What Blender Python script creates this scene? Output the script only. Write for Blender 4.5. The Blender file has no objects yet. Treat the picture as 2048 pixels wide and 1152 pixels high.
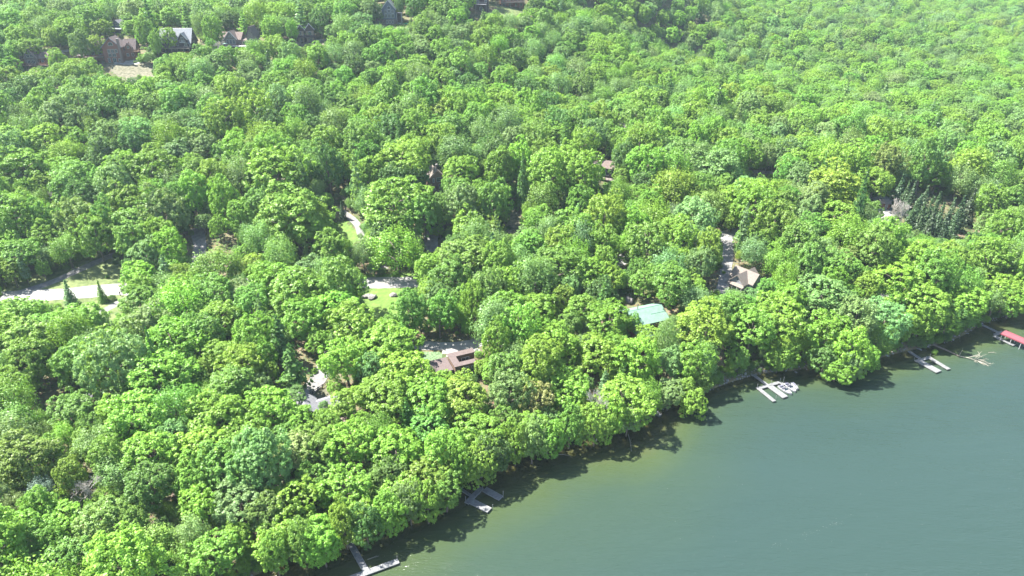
import bpy, bmesh, math, random
import numpy as np
from mathutils import Vector, Matrix
R = math.radians
rng = np.random.default_rng(7)
random.seed(7)
scn = bpy.context.scene
COL = scn.collection

# ------------------------------------------------------------------ camera, sky, sun, exposure
CAM_H = 120.0
PITCH = R(27.5)
FPX = 1384.0                       # focal length in pixels of a 2048 wide picture
cd = bpy.data.cameras.new('camera')
cd.sensor_width = 36.0
cd.lens = FPX / 2048.0 * 36.0
cd.clip_start = 1.0
cd.clip_end = 12000.0
cam = bpy.data.objects.new('camera', cd)
COL.objects.link(cam)
cam.location = (0, 0, CAM_H)
cam.rotation_euler = (R(90) - PITCH, 0, 0)
scn.camera = cam

SUN_AZ = R(-71)                    # from +Y towards +X
SUN_EL = R(56)
world = bpy.data.worlds.new('World')
scn.world = world
world.use_nodes = True
wn = world.node_tree.nodes
wl = world.node_tree.links
sky = wn.new('ShaderNodeTexSky')
sky.sky_type = 'NISHITA'
sky.sun_disc = False
sky.sun_elevation = SUN_EL
sky.sun_rotation = SUN_AZ
sky.air_density = 1.0
sky.dust_density = 1.0
wl.new(sky.outputs[0], wn['Background'].inputs[0])
wn['Background'].inputs[1].default_value = 0.074
sd = bpy.data.lights.new('sun', 'SUN')
sd.energy = 5.0
sd.angle = R(0.5)
sd.color = (1.0, 0.965, 0.9)
sun = bpy.data.objects.new('sun', sd)
COL.objects.link(sun)
SUNV = Vector((math.sin(SUN_AZ) * math.cos(SUN_EL), math.cos(SUN_AZ) * math.cos(SUN_EL), math.sin(SUN_EL)))
sun.rotation_euler = SUNV.to_track_quat('Z', 'Y').to_euler()
sun.location = SUNV * 400
vs = scn.view_settings
vs.view_transform = 'Standard'
vs.look = 'None'
vs.exposure = 2.44
vs.gamma = 1.0
vs.use_curve_mapping = False
scn.cycles.use_denoising = True
try:
    scn.cycles.denoiser = 'OPENIMAGEDENOISE'
except Exception:
    pass
scn.cycles.max_bounces = 6
scn.cycles.transparent_max_bounces = 8
scn.cycles.volume_bounces = 0

# ------------------------------------------------------------------ picture rays -> places
FW = np.array([0, math.cos(PITCH), -math.sin(PITCH)])
UP = np.array([0, math.sin(PITCH), math.cos(PITCH)])

def ray(px, py):
    u = (px - 1024.0) / FPX
    v = (576.0 - py) / FPX
    return np.array([u, FW[1] + v * UP[1], FW[2] + v * UP[2]])

def at_z(px, py, z):
    d = ray(px, py)
    t = (z - CAM_H) / d[2]
    return np.array([0, 0, CAM_H]) + d * t

def proj(x, y, z):
    dz = z - CAM_H
    dep = y * FW[1] + dz * FW[2]
    v = (y * UP[1] + dz * UP[2]) / dep
    return 1024.0 + FPX * x / dep, 576.0 - FPX * v, dep

# ------------------------------------------------------------------ the lie of the land
SHORE = [(200, 1370), (330, 1260), (440, 1190), (520, 1145), (610, 1105), (700, 1068), (800, 1025), (930, 962), (1050, 912),
         (1160, 876), (1240, 858), (1300, 836), (1330, 812), (1400, 785), (1460, 763), (1510, 749), (1560, 742), (1620, 733),
         (1690, 735), (1750, 718), (1810, 702), (1870, 690), (1960, 650), (2048, 618), (2200, 575), (2400, 525), (2700, 470)]
LAND = [(1283, 866, -0.3), (1590, 752, -0.45), (100, 590, 12), (250, 580, 12), (770, 567, 12), (450, 575, 12.5), (-200, 600, 12), (-100, 900, 9), (-200, 1150, 8),
        (175, 815, 9), (0, 1152, 7), (300, 1000, 7), (620, 800, 8), (450, 900, 7.5), (920, 700, 8.5), (1000, 780, 6),
        (1300, 665, 8.5), (1420, 690, 7.5), (1460, 565, 13), (1450, 480, 17), (1240, 515, 15), (1600, 620, 9), (1800, 600, 8),
        (700, 440, 20), (400, 490, 18), (180, 520, 15), (875, 378, 28), (1215, 358, 26), (1520, 345, 22), (1770, 420, 16),
        (2000, 420, 13), (2040, 340, 13), (2200, 420, 13), (280, 150, 54), (233, 124, 58), (60, 138, 57), (350, 106, 61), (460, 97, 63),
        (610, 86, 63), (775, 50, 70), (960, 25, 74), (1020, 14, 75), (1180, 3, 74), (1300, 100, 40), (1500, 50, 45),
        (1500, 200, 30), (1800, 100, 28), (1800, 250, 19), (2048, 180, 17), (2048, 50, 30), (2048, 0, 36), (1500, 0, 50),
        (1250, 200, 36), (1000, 200, 40), (700, 200, 44), (700, 300, 33), (300, 300, 35), (300, 420, 22), (0, 300, 35),
        (-300, 300, 35), (0, 200, 47), (500, 200, 45), (1000, 450, 18), (-300, 130, 58)]
WORLD_PTS = [(-1500, 1500, 95), (-600, 1700, 120), (0, 1700, 110), (900, 1900, 100), (2000, 1600, 110), (-400, 700, 68), (-150, 520, 66),
             (100, 560, 70), (0, 760, 70), (-800, 500, 60), (-500, 250, 25), (-500, 0, -3), (-900, -200, -6), (400, 900, 48), (700, 1200, 60),
             (900, 700, 45), (1200, 300, 30), (1800, 700, 80), (-2200, 2800, 170), (0, 3200, 190), (2600, 3000, 190),
             (0, 40, -6), (120, 100, -6), (250, 150, -6), (300, 190, -4), (500, 200, -5), (0, -400, -9), (800, -200, -8), (500, 0, -9), (1500, -100, -5),
             (-200, 20, -5), (200, 40, -8), (-100, -50, -8)]
cp = [tuple(at_z(x, y, 0.0)) for x, y in SHORE] + [tuple(at_z(x, y, z)) for x, y, z in LAND] + WORLD_PTS
cp = np.array(cp, float)
CX = cp[:, :2] / 100.0
def _u(r2):
    return np.where(r2 > 1e-12, 0.5 * r2 * np.log(np.maximum(r2, 1e-12)), 0.0)
_n = len(cp)
_d2 = ((CX[:, None, :] - CX[None, :, :]) ** 2).sum(-1)
_A = np.zeros((_n + 3, _n + 3))
_A[:_n, :_n] = _u(_d2) + np.eye(_n) * 0.002
_A[:_n, _n] = 1
_A[:_n, _n + 1:] = CX
_A[_n:, :_n] = _A[:_n, _n:].T
_W = np.linalg.solve(_A, np.concatenate([cp[:, 2], np.zeros(3)]))

def height(x, y):
    x = np.atleast_1d(np.asarray(x, float)); y = np.atleast_1d(np.asarray(y, float))
    out = np.empty(x.shape)
    X = np.stack([x, y], -1) / 100.0
    for i in range(0, len(x), 20000):
        q = X[i:i + 20000]
        d2 = ((q[:, None, :] - CX[None]) ** 2).sum(-1)
        out[i:i + 20000] = _u(d2) @ _W[:_n] + _W[_n] + q @ _W[_n + 1:]
    out += 0.35 * np.sin(x / 9.0 + 1.3 * np.sin(y / 13.0)) * np.clip(out / 6.0, 0, 1)
    return np.clip(out, -10, 260)

def h1(x, y):
    return float(height(x, y)[0])

def ground(px, py, lift=0.0):
    """the point of the land (or lake) seen at a pixel"""
    d = ray(px, py)
    t = np.concatenate([np.arange(90, 500, 1.0), np.arange(500, 2500, 8.0)])
    P = np.array([0, 0, CAM_H])[None] + t[:, None] * d[None]
    g = np.maximum(height(P[:, 0], P[:, 1]), 0.0) + lift
    below = np.nonzero(P[:, 2] <= g)[0]
    if len(below) == 0:
        return P[-1]
    i = below[0]
    if i == 0:
        return P[0]
    a = P[i - 1, 2] - g[i - 1]; b = P[i, 2] - g[i]
    f = a / (a - b)
    return P[i - 1] * (1 - f) + P[i] * f

# ------------------------------------------------------------------ helpers: materials
def new_mat(name):
    m = bpy.data.materials.new(name)
    m.use_nodes = True
    return m, m.node_tree.nodes, m.node_tree.links

def mat(name, col, rough=0.7, noise=0.25, scale=1.5, metal=0.0, bump=0.0, spec=0.3, col2=None, stretch=None):
    m, n, l = new_mat(name)
    b = n['Principled BSDF']
    b.inputs['Roughness'].default_value = rough
    b.inputs['Metallic'].default_value = metal
    b.inputs['Specular IOR Level'].default_value = spec
    tc = n.new('ShaderNodeTexCoord')
    mp = n.new('ShaderNodeMapping')
    if stretch: mp.inputs['Scale'].default_value = stretch
    l.new(tc.outputs['Object'], mp.inputs[0])
    t = n.new('ShaderNodeTexNoise')
    t.inputs['Scale'].default_value = scale
    t.inputs['Detail'].default_value = 6
    t.inputs['Roughness'].default_value = 0.65
    l.new(mp.outputs[0], t.inputs['Vector'])
    r = n.new('ShaderNodeValToRGB')
    lo = tuple(c * (1 - noise) for c in col)
    hi = tuple(min(1, c * (1 + noise)) for c in (col2 or col))
    r.color_ramp.elements[0].position = 0.32
    r.color_ramp.elements[1].position = 0.68
    r.color_ramp.elements[0].color = (*lo, 1)
    r.color_ramp.elements[1].color = (*hi, 1)
    l.new(t.outputs['Fac'], r.inputs[0])
    l.new(r.outputs[0], b.inputs['Base Color'])
    if bump:
        bp = n.new('ShaderNodeBump')
        bp.inputs['Strength'].default_value = 0.6
        bp.inputs['Distance'].default_value = bump
        l.new(t.outputs['Fac'], bp.inputs['Height'])
        l.new(bp.outputs[0], b.inputs['Normal'])
    return m

def leaf_mat(name, instanced):
    m, n, l = new_mat(name)
    n.remove(n['Principled BSDF'])
    out = n['Material Output']
    if instanced:
        a = n.new('ShaderNodeAttribute'); a.attribute_type = 'INSTANCER'; a.attribute_name = 'tint'
        base = a.outputs['Color']
    else:
        a = n.new('ShaderNodeObjectInfo'); base = a.outputs['Color']
    v = n.new('ShaderNodeAttribute'); v.attribute_name = 'leaf_shade'
    # leaf to leaf differences of hue and depth of colour
    hsv = n.new('ShaderNodeHueSaturation')
    mh = n.new('ShaderNodeMapRange'); mh.inputs['To Min'].default_value = 0.488; mh.inputs['To Max'].default_value = 0.512
    mv = n.new('ShaderNodeMapRange'); mv.inputs['To Min'].default_value = 0.72; mv.inputs['To Max'].default_value = 1.32
    sep = n.new('ShaderNodeSeparateColor')
    l.new(v.outputs['Color'], sep.inputs[0])
    l.new(sep.outputs[0], mv.inputs['Value']); l.new(sep.outputs[1], mh.inputs['Value'])
    l.new(mv.outputs[0], hsv.inputs['Value']); l.new(mh.outputs[0], hsv.inputs['Hue'])
    l.new(base, hsv.inputs['Color'])
    d = n.new('ShaderNodeBsdfDiffuse')
    t = n.new('ShaderNodeBsdfTranslucent')
    g = n.new('ShaderNodeBsdfGlossy'); g.inputs['Roughness'].default_value = 0.45
    g.inputs['Color'].default_value = (0.9, 0.95, 0.9, 1)
    tc = n.new('ShaderNodeMix'); tc.data_type = 'RGBA'; tc.blend_type = 'MULTIPLY'; tc.inputs[0].default_value = 1
    tc.inputs[7].default_value = (1.05, 1.08, 0.5, 1)
    l.new(hsv.outputs[0], tc.inputs[6])
    l.new(hsv.outputs[0], d.inputs['Color']); l.new(tc.outputs[2], t.inputs['Color'])
    m1 = n.new('ShaderNodeMixShader'); m1.inputs[0].default_value = 0.46
    l.new(d.outputs[0], m1.inputs[1]); l.new(t.outputs[0], m1.inputs[2])
    m2 = n.new('ShaderNodeMixShader'); m2.inputs[0].default_value = 0.015
    l.new(m1.outputs[0], m2.inputs[1]); l.new(g.outputs[0], m2.inputs[2])
    l.new(m2.outputs[0], out.inputs['Surface'])
    return m

M = {}
M['leaf'] = leaf_mat('leaf', False)
M['leaf_far'] = leaf_mat('leaf_far', True)
M['bark'] = mat('bark', (0.13, 0.105, 0.085), 0.9, 0.4, 6, bump=0.05, stretch=(1, 1, 0.2))
M['grey_bark'] = mat('grey_bark', (0.34, 0.31, 0.28), 0.9, 0.3, 5, stretch=(1, 1, 0.2))
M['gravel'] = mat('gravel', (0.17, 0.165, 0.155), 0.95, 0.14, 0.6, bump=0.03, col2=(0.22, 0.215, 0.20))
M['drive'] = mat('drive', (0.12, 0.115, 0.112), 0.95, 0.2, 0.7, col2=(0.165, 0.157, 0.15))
M['bare'] = mat('bare', (0.055, 0.062, 0.028), 0.95, 0.4, 0.9, bump=0.25, col2=(0.112, 0.102, 0.070))
M['lawn'] = mat('lawn', (0.055, 0.085, 0.022), 0.95, 0.25, 0.35, bump=0.05, col2=(0.105, 0.125, 0.045))
M['rock'] = mat('rock', (0.085, 0.078, 0.075), 0.9, 0.45, 1.2, bump=0.15, col2=(0.18, 0.165, 0.155))
M['stone'] = mat('shore_stone', (0.13, 0.125, 0.12), 0.9, 0.4, 2, col2=(0.24, 0.235, 0.225))
M['dock'] = mat('dock', (0.125, 0.127, 0.13), 0.8, 0.28, 1.6, stretch=(1, 1, 1))
M['pole'] = mat('pole', (0.18, 0.18, 0.178), 0.4, 0.1, 3)
M['float'] = mat('float', (0.07, 0.07, 0.075), 0.7, 0.2, 2)

# ------------------------------------------------------------------ helpers: meshes and objects
def tag(o, label=None, cat=None, group=None, kind=None):
    if label: o['label'] = label
    if cat: o['category'] = cat
    if group: o['group'] = group
    if kind: o['kind'] = kind
    return o

def empty(name, loc, rz=0.0, label=None, cat=None, group=None):
    o = bpy.data.objects.new(name, None)
    COL.objects.link(o)
    o.empty_display_size = 0.5
    o.location = loc
    o.rotation_euler = (0, 0, rz)
    return tag(o, label, cat, group)

def link(name, me, parent=None, loc=(0, 0, 0)):
    o = bpy.data.objects.new(name, me)
    COL.objects.link(o)
    o.location = loc
    if parent is not None: o.parent = parent
    return o

class MB:
    """gathers faces, then makes one mesh object"""
    def __init__(s): s.v = []; s.f = []; s.m = []
    def add(s, vs, fs, mi=0):
        b = len(s.v)
        s.v += [tuple(map(float, p)) for p in vs]
        s.f += [tuple(i + b for i in f) for f in fs]
        s.m += [mi] * len(fs)
    def hexa(s, b4, t4, mi=0):
        s.add(list(b4) + list(t4), [(3, 2, 1, 0), (4, 5, 6, 7), (0, 1, 5, 4), (1, 2, 6, 5), (2, 3, 7, 6), (3, 0, 4, 7)], mi)
    def box(s, x0, x1, y0, y1, z0, z1, mi=0):
        s.hexa([(x0, y0, z0), (x1, y0, z0), (x1, y1, z0), (x0, y1, z0)], [(x0, y0, z1), (x1, y0, z1), (x1, y1, z1), (x0, y1, z1)], mi)
    def beam(s, a, b, w, h=None, mi=0):
        a = Vector(a); b = Vector(b); d = b - a
        h = h or w
        side = d.cross(Vector((0, 0, 1)))
        side = Vector((1, 0, 0)) if side.length < 1e-5 else side.normalized()
        up = side.cross(d).normalized()
        o = [(-w / 2, -h / 2), (w / 2, -h / 2), (w / 2, h / 2), (-w / 2, h / 2)]
        s.hexa([a + side * i + up * j for i, j in o], [b + side * i + up * j for i, j in o], mi)
    def slab(s, p4, th, mi=0):
        p = [Vector(q) for q in p4]
        nrm = (p[1] - p[0]).cross(p[3] - p[0]).normalized()
        s.hexa([q - nrm * th for q in p], p, mi)
    def tube(s, pts, rad, n=7, mi=0, cap=True):
        pts = [Vector(p) for p in pts]
        rings = []
        for i, p in enumerate(pts):
            d = (pts[min(i + 1, len(pts) - 1)] - pts[max(i - 1, 0)]).normalized()
            a = d.cross(Vector((0.31, 0.95, 0.07))).normalized(); b = d.cross(a)
            r = rad[i] if hasattr(rad, '__len__') else rad
            rings.append([p + (a * math.cos(2 * math.pi * k / n) + b * math.sin(2 * math.pi * k / n)) * r for k in range(n)])
        fs = []
        for i in range(len(pts) - 1):
            for k in range(n):
                fs.append((i * n + k, i * n + (k + 1) % n, (i + 1) * n + (k + 1) % n, (i + 1) * n + k))
        if cap:
            fs.append(tuple(range(n))[::-1]); fs.append(tuple((len(pts) - 1) * n + k for k in range(n)))
        s.add([q for r in rings for q in r], fs, mi)
    def mesh(s, name, mats):
        me = bpy.data.meshes.new(name)
        me.from_pydata(s.v, [], s.f)
        for mm in (mats if isinstance(mats, (list, tuple)) else [mats]): me.materials.append(mm)
        if any(s.m): me.polygons.foreach_set('material_index', s.m)
        me.update()
        return me
    def build(s, name, mats, parent=None, loc=(0, 0, 0)):
        return link(name, s.mesh(name, mats), parent, loc)

def np_mesh(name, V, F, mats, attr=None, mi=None, smooth=False):
    """V (n,3), F (m,3 or 4)"""
    me = bpy.data.meshes.new(name)
    k = F.shape[1]
    me.vertices.add(len(V)); me.vertices.foreach_set('co', np.ascontiguousarray(V, np.float32).ravel())
    me.loops.add(F.size); me.loops.foreach_set('vertex_index', np.ascontiguousarray(F, np.int32).ravel())
    me.polygons.add(len(F))
    me.polygons.foreach_set('loop_start', np.arange(0, F.size, k, dtype=np.int32))
    for mm in mats: me.materials.append(mm)
    if mi is not None: me.polygons.foreach_set('material_index', np.ascontiguousarray(mi, np.int32))
    if smooth: me.polygons.foreach_set('use_smooth', np.ones(len(F), bool))
    for nm, dom, typ, val in (attr or []):
        at = me.attributes.new(nm, typ, dom)
        at.data.foreach_set('value' if typ == 'FLOAT' else 'color', np.ascontiguousarray(val, np.float32).ravel())
    me.update(calc_edges=True)
    return me

# ------------------------------------------------------------------ ground sheet
def warp(a, b, fa, fb, fine, grow=1.12):
    mid = list(np.arange(fa, fb + fine, fine))
    lo = []; x = fa; s = fine
    while x > a: s *= grow; x -= s; lo.append(x)
    hi = []; x = mid[-1]; s = fine
    while x < b: s *= grow; x += s; hi.append(x)
    return np.array(lo[::-1] + mid + hi)
gx = warp(-3600, 4200, -170, 380, 2.5)
gy = warp(-1500, 5200, 60, 480, 2.5)
GX, GY = np.meshgrid(gx, gy)
GZ = height(GX.ravel(), GY.ravel())
V = np.stack([GX.ravel(), GY.ravel(), GZ], -1)
nx, ny = len(gx), len(gy)
ii = (np.arange(ny - 1)[:, None] * nx + np.arange(nx - 1)[None]).ravel()
F = np.stack([ii, ii + 1, ii + nx + 1, ii + nx], -1)
m, n, l = new_mat('forest_floor')
b = n['Principled BSDF']; b.inputs['Roughness'].default_value = 0.95; b.inputs['Specular IOR Level'].default_value = 0.1
tc = n.new('ShaderNodeTexCoord')
t1 = n.new('ShaderNodeTexNoise'); t1.inputs['Scale'].default_value = 0.12; t1.inputs['Detail'].default_value = 8; t1.inputs['Roughness'].default_value = 0.7
t2 = n.new('ShaderNodeTexNoise'); t2.inputs['Scale'].default_value = 1.6; t2.inputs['Detail'].default_value = 5
l.new(tc.outputs['Object'], t1.inputs['Vector']); l.new(tc.outputs['Object'], t2.inputs['Vector'])
r1 = n.new('ShaderNodeValToRGB')
r1.color_ramp.elements[0].position = 0.36; r1.color_ramp.elements[0].color = (0.045, 0.07, 0.02, 1)
r1.color_ramp.elements[1].position = 0.66; r1.color_ramp.elements[1].color = (0.15, 0.115, 0.08, 1)
l.new(t1.outputs['Fac'], r1.inputs[0])
mx = n.new('ShaderNodeMix'); mx.data_type = 'RGBA'; mx.blend_type = 'OVERLAY'; mx.inputs[0].default_value = 0.7
l.new(r1.outputs[0], mx.inputs[6]); l.new(t2.outputs['Color'], mx.inputs[7])
# under the waterline: silt and stones
geo = n.new('ShaderNodeNewGeometry'); sx = n.new('ShaderNodeSeparateXYZ'); l.new(geo.outputs['Position'], sx.inputs[0])
mr = n.new('ShaderNodeMapRange'); mr.inputs['From Min'].default_value = -0.2; mr.inputs['From Max'].default_value = 0.5
l.new(sx.outputs[2], mr.inputs['Value'])
silt = n.new('ShaderNodeValToRGB')
silt.color_ramp.elements[0].position = 0.35; silt.color_ramp.elements[0].color = (0.06, 0.055, 0.03, 1)
silt.color_ramp.elements[1].position = 0.65; silt.color_ramp.elements[1].color = (0.27, 0.22, 0.11, 1)
t3 = n.new('ShaderNodeTexNoise'); t3.inputs['Scale'].default_value = 0.35; t3.inputs['Detail'].default_value = 7
l.new(tc.outputs['Object'], t3.inputs['Vector']); l.new(t3.outputs['Fac'], silt.inputs[0])
mz = n.new('ShaderNodeMix'); mz.data_type = 'RGBA'
l.new(mr.outputs[0], mz.inputs[0]); l.new(silt.outputs[0], mz.inputs[6]); l.new(mx.outputs[2], mz.inputs[7])
l.new(mz.outputs[2], b.inputs['Base Color'])
bp = n.new('ShaderNodeBump'); bp.inputs['Distance'].default_value = 0.3; l.new(t2.outputs['Fac'], bp.inputs['Height']); l.new(bp.outputs[0], b.inputs['Normal'])
M['floor'] = m
tag(link('ground', np_mesh('ground', V, F, [m], smooth=True)), 'brown and mossy forest floor sloping down to the lake shore', kind='structure')

# ------------------------------------------------------------------ lake
wx = warp(-3600, 4200, -170, 380, 3.0, 1.15)
wy = warp(-1500, 420, 40, 300, 3.0, 1.15)
WX, WY = np.meshgrid(wx, wy)
wh = height(WX.ravel(), WY.ravel())
V = np.stack([WX.ravel(), WY.ravel(), np.zeros(WX.size)], -1)
nx, ny = len(wx), len(wy)
ii = (np.arange(ny - 1)[:, None] * nx + np.arange(nx - 1)[None]).ravel()
F = np.stack([ii, ii + 1, ii + nx + 1, ii + nx], -1)
keep = (wh[F] < 1.5).any(1)
F = F[keep]
m, n, l = new_mat('lake_water')
n.remove(n['Principled BSDF']); out = n['Material Output']
at = n.new('ShaderNodeAttribute'); at.attribute_name = 'depth'
tc = n.new('ShaderNodeTexCoord')
nz = n.new('ShaderNodeTexNoise'); nz.inputs['Scale'].default_value = 0.045; nz.inputs['Detail'].default_value = 4
l.new(tc.outputs['Object'], nz.inputs['Vector'])
ad = n.new('ShaderNodeMath'); ad.operation = 'MULTIPLY_ADD'; ad.inputs[1].default_value = 1.6; l.new(nz.outputs['Fac'], ad.inputs[0]); l.new(at.outputs['Fac'], ad.inputs[2])
cr = n.new('ShaderNodeValToRGB')
cr.color_ramp.elements[0].position = 0.0; cr.color_ramp.elements[0].color = (0.060, 0.055, 0.022, 1)
cr.color_ramp.elements[1].position = 1.0; cr.color_ramp.elements[1].color = (0.020, 0.037, 0.032, 1)
e = cr.color_ramp.elements.new(0.35); e.color = (0.034, 0.050, 0.021, 1)
e = cr.color_ramp.elements.new(0.6); e.color = (0.024, 0.041, 0.027, 1)
dm = n.new('ShaderNodeMapRange'); dm.inputs['From Min'].default_value = 0.8; dm.inputs['From Max'].default_value = 7.0
l.new(ad.outputs[0], dm.inputs['Value']); l.new(dm.outputs[0], cr.inputs[0])
dif = n.new('ShaderNodeBsdfDiffuse'); l.new(cr.outputs[0], dif.inputs['Color'])
tr = n.new('ShaderNodeBsdfTransparent'); tr.inputs['Color'].default_value = (0.62, 0.66, 0.42, 1)
op = n.new('ShaderNodeMapRange'); op.inputs['From Min'].default_value = 0.0; op.inputs['From Max'].default_value = 1.8
op.inputs['To Min'].default_value = 0.35; op.inputs['To Max'].default_value = 1.0
l.new(at.outputs['Fac'], op.inputs['Value'])
ms = n.new('ShaderNodeMixShader'); l.new(op.outputs[0], ms.inputs[0]); l.new(tr.outputs[0], ms.inputs[1]); l.new(dif.outputs[0], ms.inputs[2])
gl = n.new('ShaderNodeBsdfGlossy'); gl.inputs['Roughness'].default_value = 0.11
fr = n.new('ShaderNodeFresnel'); fr.inputs['IOR'].default_value = 1.33
mp = n.new('ShaderNodeMapping'); mp.inputs['Rotation'].default_value = (0, 0, R(28)); mp.inputs['Scale'].default_value = (0.35, 1.3, 1)
l.new(tc.outputs['Object'], mp.inputs[0])
w1 = n.new('ShaderNodeTexNoise'); w1.inputs['Scale'].default_value = 1.5; w1.inputs['Detail'].default_value = 4; w1.inputs['Roughness'].default_value = 0.6
l.new(mp.outputs[0], w1.inputs['Vector'])
w2 = n.new('ShaderNodeTexNoise'); w2.inputs['Scale'].default_value = 0.3; w2.inputs['Detail'].default_value = 2
l.new(mp.outputs[0], w2.inputs['Vector'])
wa = n.new('ShaderNodeMath'); wa.operation = 'MULTIPLY_ADD'; wa.inputs[1].default_value = 1.6
l.new(w2.outputs['Fac'], wa.inputs[0]); l.new(w1.outputs['Fac'], wa.inputs[2])
bp = n.new('ShaderNodeBump'); bp.inputs['Strength'].default_value = 0.75; bp.inputs['Distance'].default_value = 0.28
l.new(wa.outputs[0], bp.inputs['Height'])
wp = n.new('ShaderNodeTexNoise'); wp.inputs['Scale'].default_value = 0.02; wp.inputs['Detail'].default_value = 3
mpw = n.new('ShaderNodeMapping'); mpw.inputs['Rotation'].default_value = (0, 0, R(28)); mpw.inputs['Scale'].default_value = (0.5, 2.2, 1)
l.new(tc.outputs['Object'], mpw.inputs[0]); l.new(mpw.outputs[0], wp.inputs['Vector'])
wr = n.new('ShaderNodeMapRange'); wr.inputs['From Min'].default_value = 0.35; wr.inputs['From Max'].default_value = 0.65; wr.inputs['To Min'].default_value = 0.35; wr.inputs['To Max'].default_value = 1.0
l.new(wp.outputs['Fac'], wr.inputs['Value']); l.new(wr.outputs[0], bp.inputs['Strength'])
for q in (gl, fr, dif): l.new(bp.outputs[0], q.inputs['Normal'])
mf = n.new('ShaderNodeMixShader'); l.new(fr.outputs[0], mf.inputs[0]); l.new(ms.outputs[0], mf.inputs[1]); l.new(gl.outputs[0], mf.inputs[2])
l.new(mf.outputs[0], out.inputs['Surface'])
tag(link('lake_water', np_mesh('lake_water', V, F, [m], attr=[('depth', 'POINT', 'FLOAT', np.maximum(-wh, 0))], smooth=True)),
    'green to blue lake water with fine ripples', kind='structure')

# ------------------------------------------------------------------ roads, drives, lawns, bare earth: sheets laid on the ground
def spline(pts, step=1.2):
    pts = [np.array(p, float) for p in pts]
    pts = [2 * pts[0] - pts[1]] + pts + [2 * pts[-1] - pts[-2]]
    out = []
    for i in range(1, len(pts) - 2):
        a, b, c, d = pts[i - 1:i + 3]
        k = max(2, int(np.linalg.norm(c - b) / step))
        for t in np.linspace(0, 1, k, endpoint=False):
            out.append(0.5 * (2 * b + (c - a) * t + (2 * a - 5 * b + 4 * c - d) * t * t + (3 * b - a - 3 * c + d) * t ** 3))
    out.append(pts[-2])
    return np.array(out)

def ribbon(name, pix, width, m, lift, label):
    P = spline([ground(*p)[:2] for p in pix])
    T = np.gradient(P, axis=0); T /= np.linalg.norm(T, axis=1, keepdims=True) + 1e-9
    N = np.stack([-T[:, 1], T[:, 0]], -1)
    k = 7
    n_ = len(P)
    s = np.linspace(-0.5, 0.5, k)
    wl_ = width * (1 + 0.05 * np.sin(np.arange(n_) / 2.1) + rng.normal(size=n_) * 0.025)
    Q = P[:, None, :] + N[:, None, :] * (s[None, :, None] * wl_[:, None, None])
    Q = Q.reshape(-1, 2)
    Z = height(Q[:, 0], Q[:, 1]) + lift
    V = np.concatenate([Q, Z[:, None]], 1)
    i0 = (np.arange(n_ - 1)[:, None] * k + np.arange(k - 1)[None]).ravel()
    F = np.stack([i0, i0 + 1, i0 + k + 1, i0 + k], -1)[:, ::-1]
    return tag(link(name, np_mesh(name, V, F, [m], smooth=True)), label, kind='structure')

def patch(name, pix, m, lift, label, cell=0.7):
    P = np.array([ground(*p)[:2] for p in pix])
    x0, y0 = P.min(0) - 1; x1, y1 = P.max(0) + 1
    xs = np.arange(x0, x1, cell); ys = np.arange(y0, y1, cell)
    XX, YY = np.meshgrid(xs, ys)
    wob = 0.5 * np.sin(XX * 1.7 + YY) + 0.5 * np.sin(YY * 2.3 - XX * 0.6)
    xx = XX + wob * 0.6; yy = YY + 0.5 * np.cos(XX * 1.3) * wob
    ins = np.zeros(XX.shape, bool); j = len(P) - 1
    for i in range(len(P)):
        ins ^= ((P[i, 1] > yy) != (P[j, 1] > yy)) & (xx < (P[j, 0] - P[i, 0]) * (yy - P[i, 1]) / (P[j, 1] - P[i, 1] + 1e-12) + P[i, 0]); j = i
    Z = height(XX.ravel(), YY.ravel()) + lift
    V = np.stack([XX.ravel(), YY.ravel(), Z], -1)
    nx_ = len(xs)
    c = ins[:-1, :-1] & ins[1:, :-1] & ins[:-1, 1:] & ins[1:, 1:]
    a, b_ = np.nonzero(c)
    i0 = a * nx_ + b_
    F = np.stack([i0, i0 + 1, i0 + nx_ + 1, i0 + nx_], -1)
    used = np.unique(F); re = np.zeros(len(V), int); re[used] = np.arange(len(used))
    return tag(link(name, np_mesh(name, V[used], re[F], [m], smooth=True)), label, kind='structure')

M['lush'] = mat('lush_lawn', (0.062, 0.115, 0.018), 0.95, 0.2, 0.5, bump=0.05, col2=(0.095, 0.15, 0.03))
M['bed'] = mat('planting_bed', (0.05, 0.095, 0.035), 0.95, 0.45, 1.6, bump=0.15, col2=(0.10, 0.15, 0.075))
patch('lawn', [(-30, 556), (110, 530), (200, 496), (240, 516), (266, 560), (266, 645), (228, 655), (150, 645), (90, 622), (-30, 618)], M['lawn'], 0.06, 'pale mown grass on both sides of the gravel road')
patch('lawn', [(708, 548), (838, 545), (840, 582), (804, 645), (742, 640), (712, 592)], M['lush'], 0.06, 'bright green lawn with boulders below the gravel road')
patch('lawn', [(664, 446), (692, 436), (728, 480), (700, 492), (668, 486)], M['lush'], 0.06, 'small bright lawn in a gap between the big trees')
patch('lawn', [(300, 110), (432, 107), (430, 119), (300, 127)], M['lawn'], 0.06, 'strip of grass below the dark house on the hill')
patch('lawn', [(780, 47), (846, 44), (850, 60), (760, 62)], M['lawn'], 0.06, 'grass in front of the blue grey house')
patch('lawn', [(990, 12), (1070, 10), (1064, 30), (1000, 32)], M['lawn'], 0.06, 'grass below the red house')
patch('lawn', [(70, 96), (145, 98), (132, 108), (70, 114)], M['lawn'], 0.06, 'grass behind the small dark red cabin')
patch('planting_bed', [(836, 702), (872, 700), (888, 708), (884, 724), (850, 722), (836, 714)], M['bed'], 0.06, 'pale green planting bed beside the brown flat roofed house')
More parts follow.
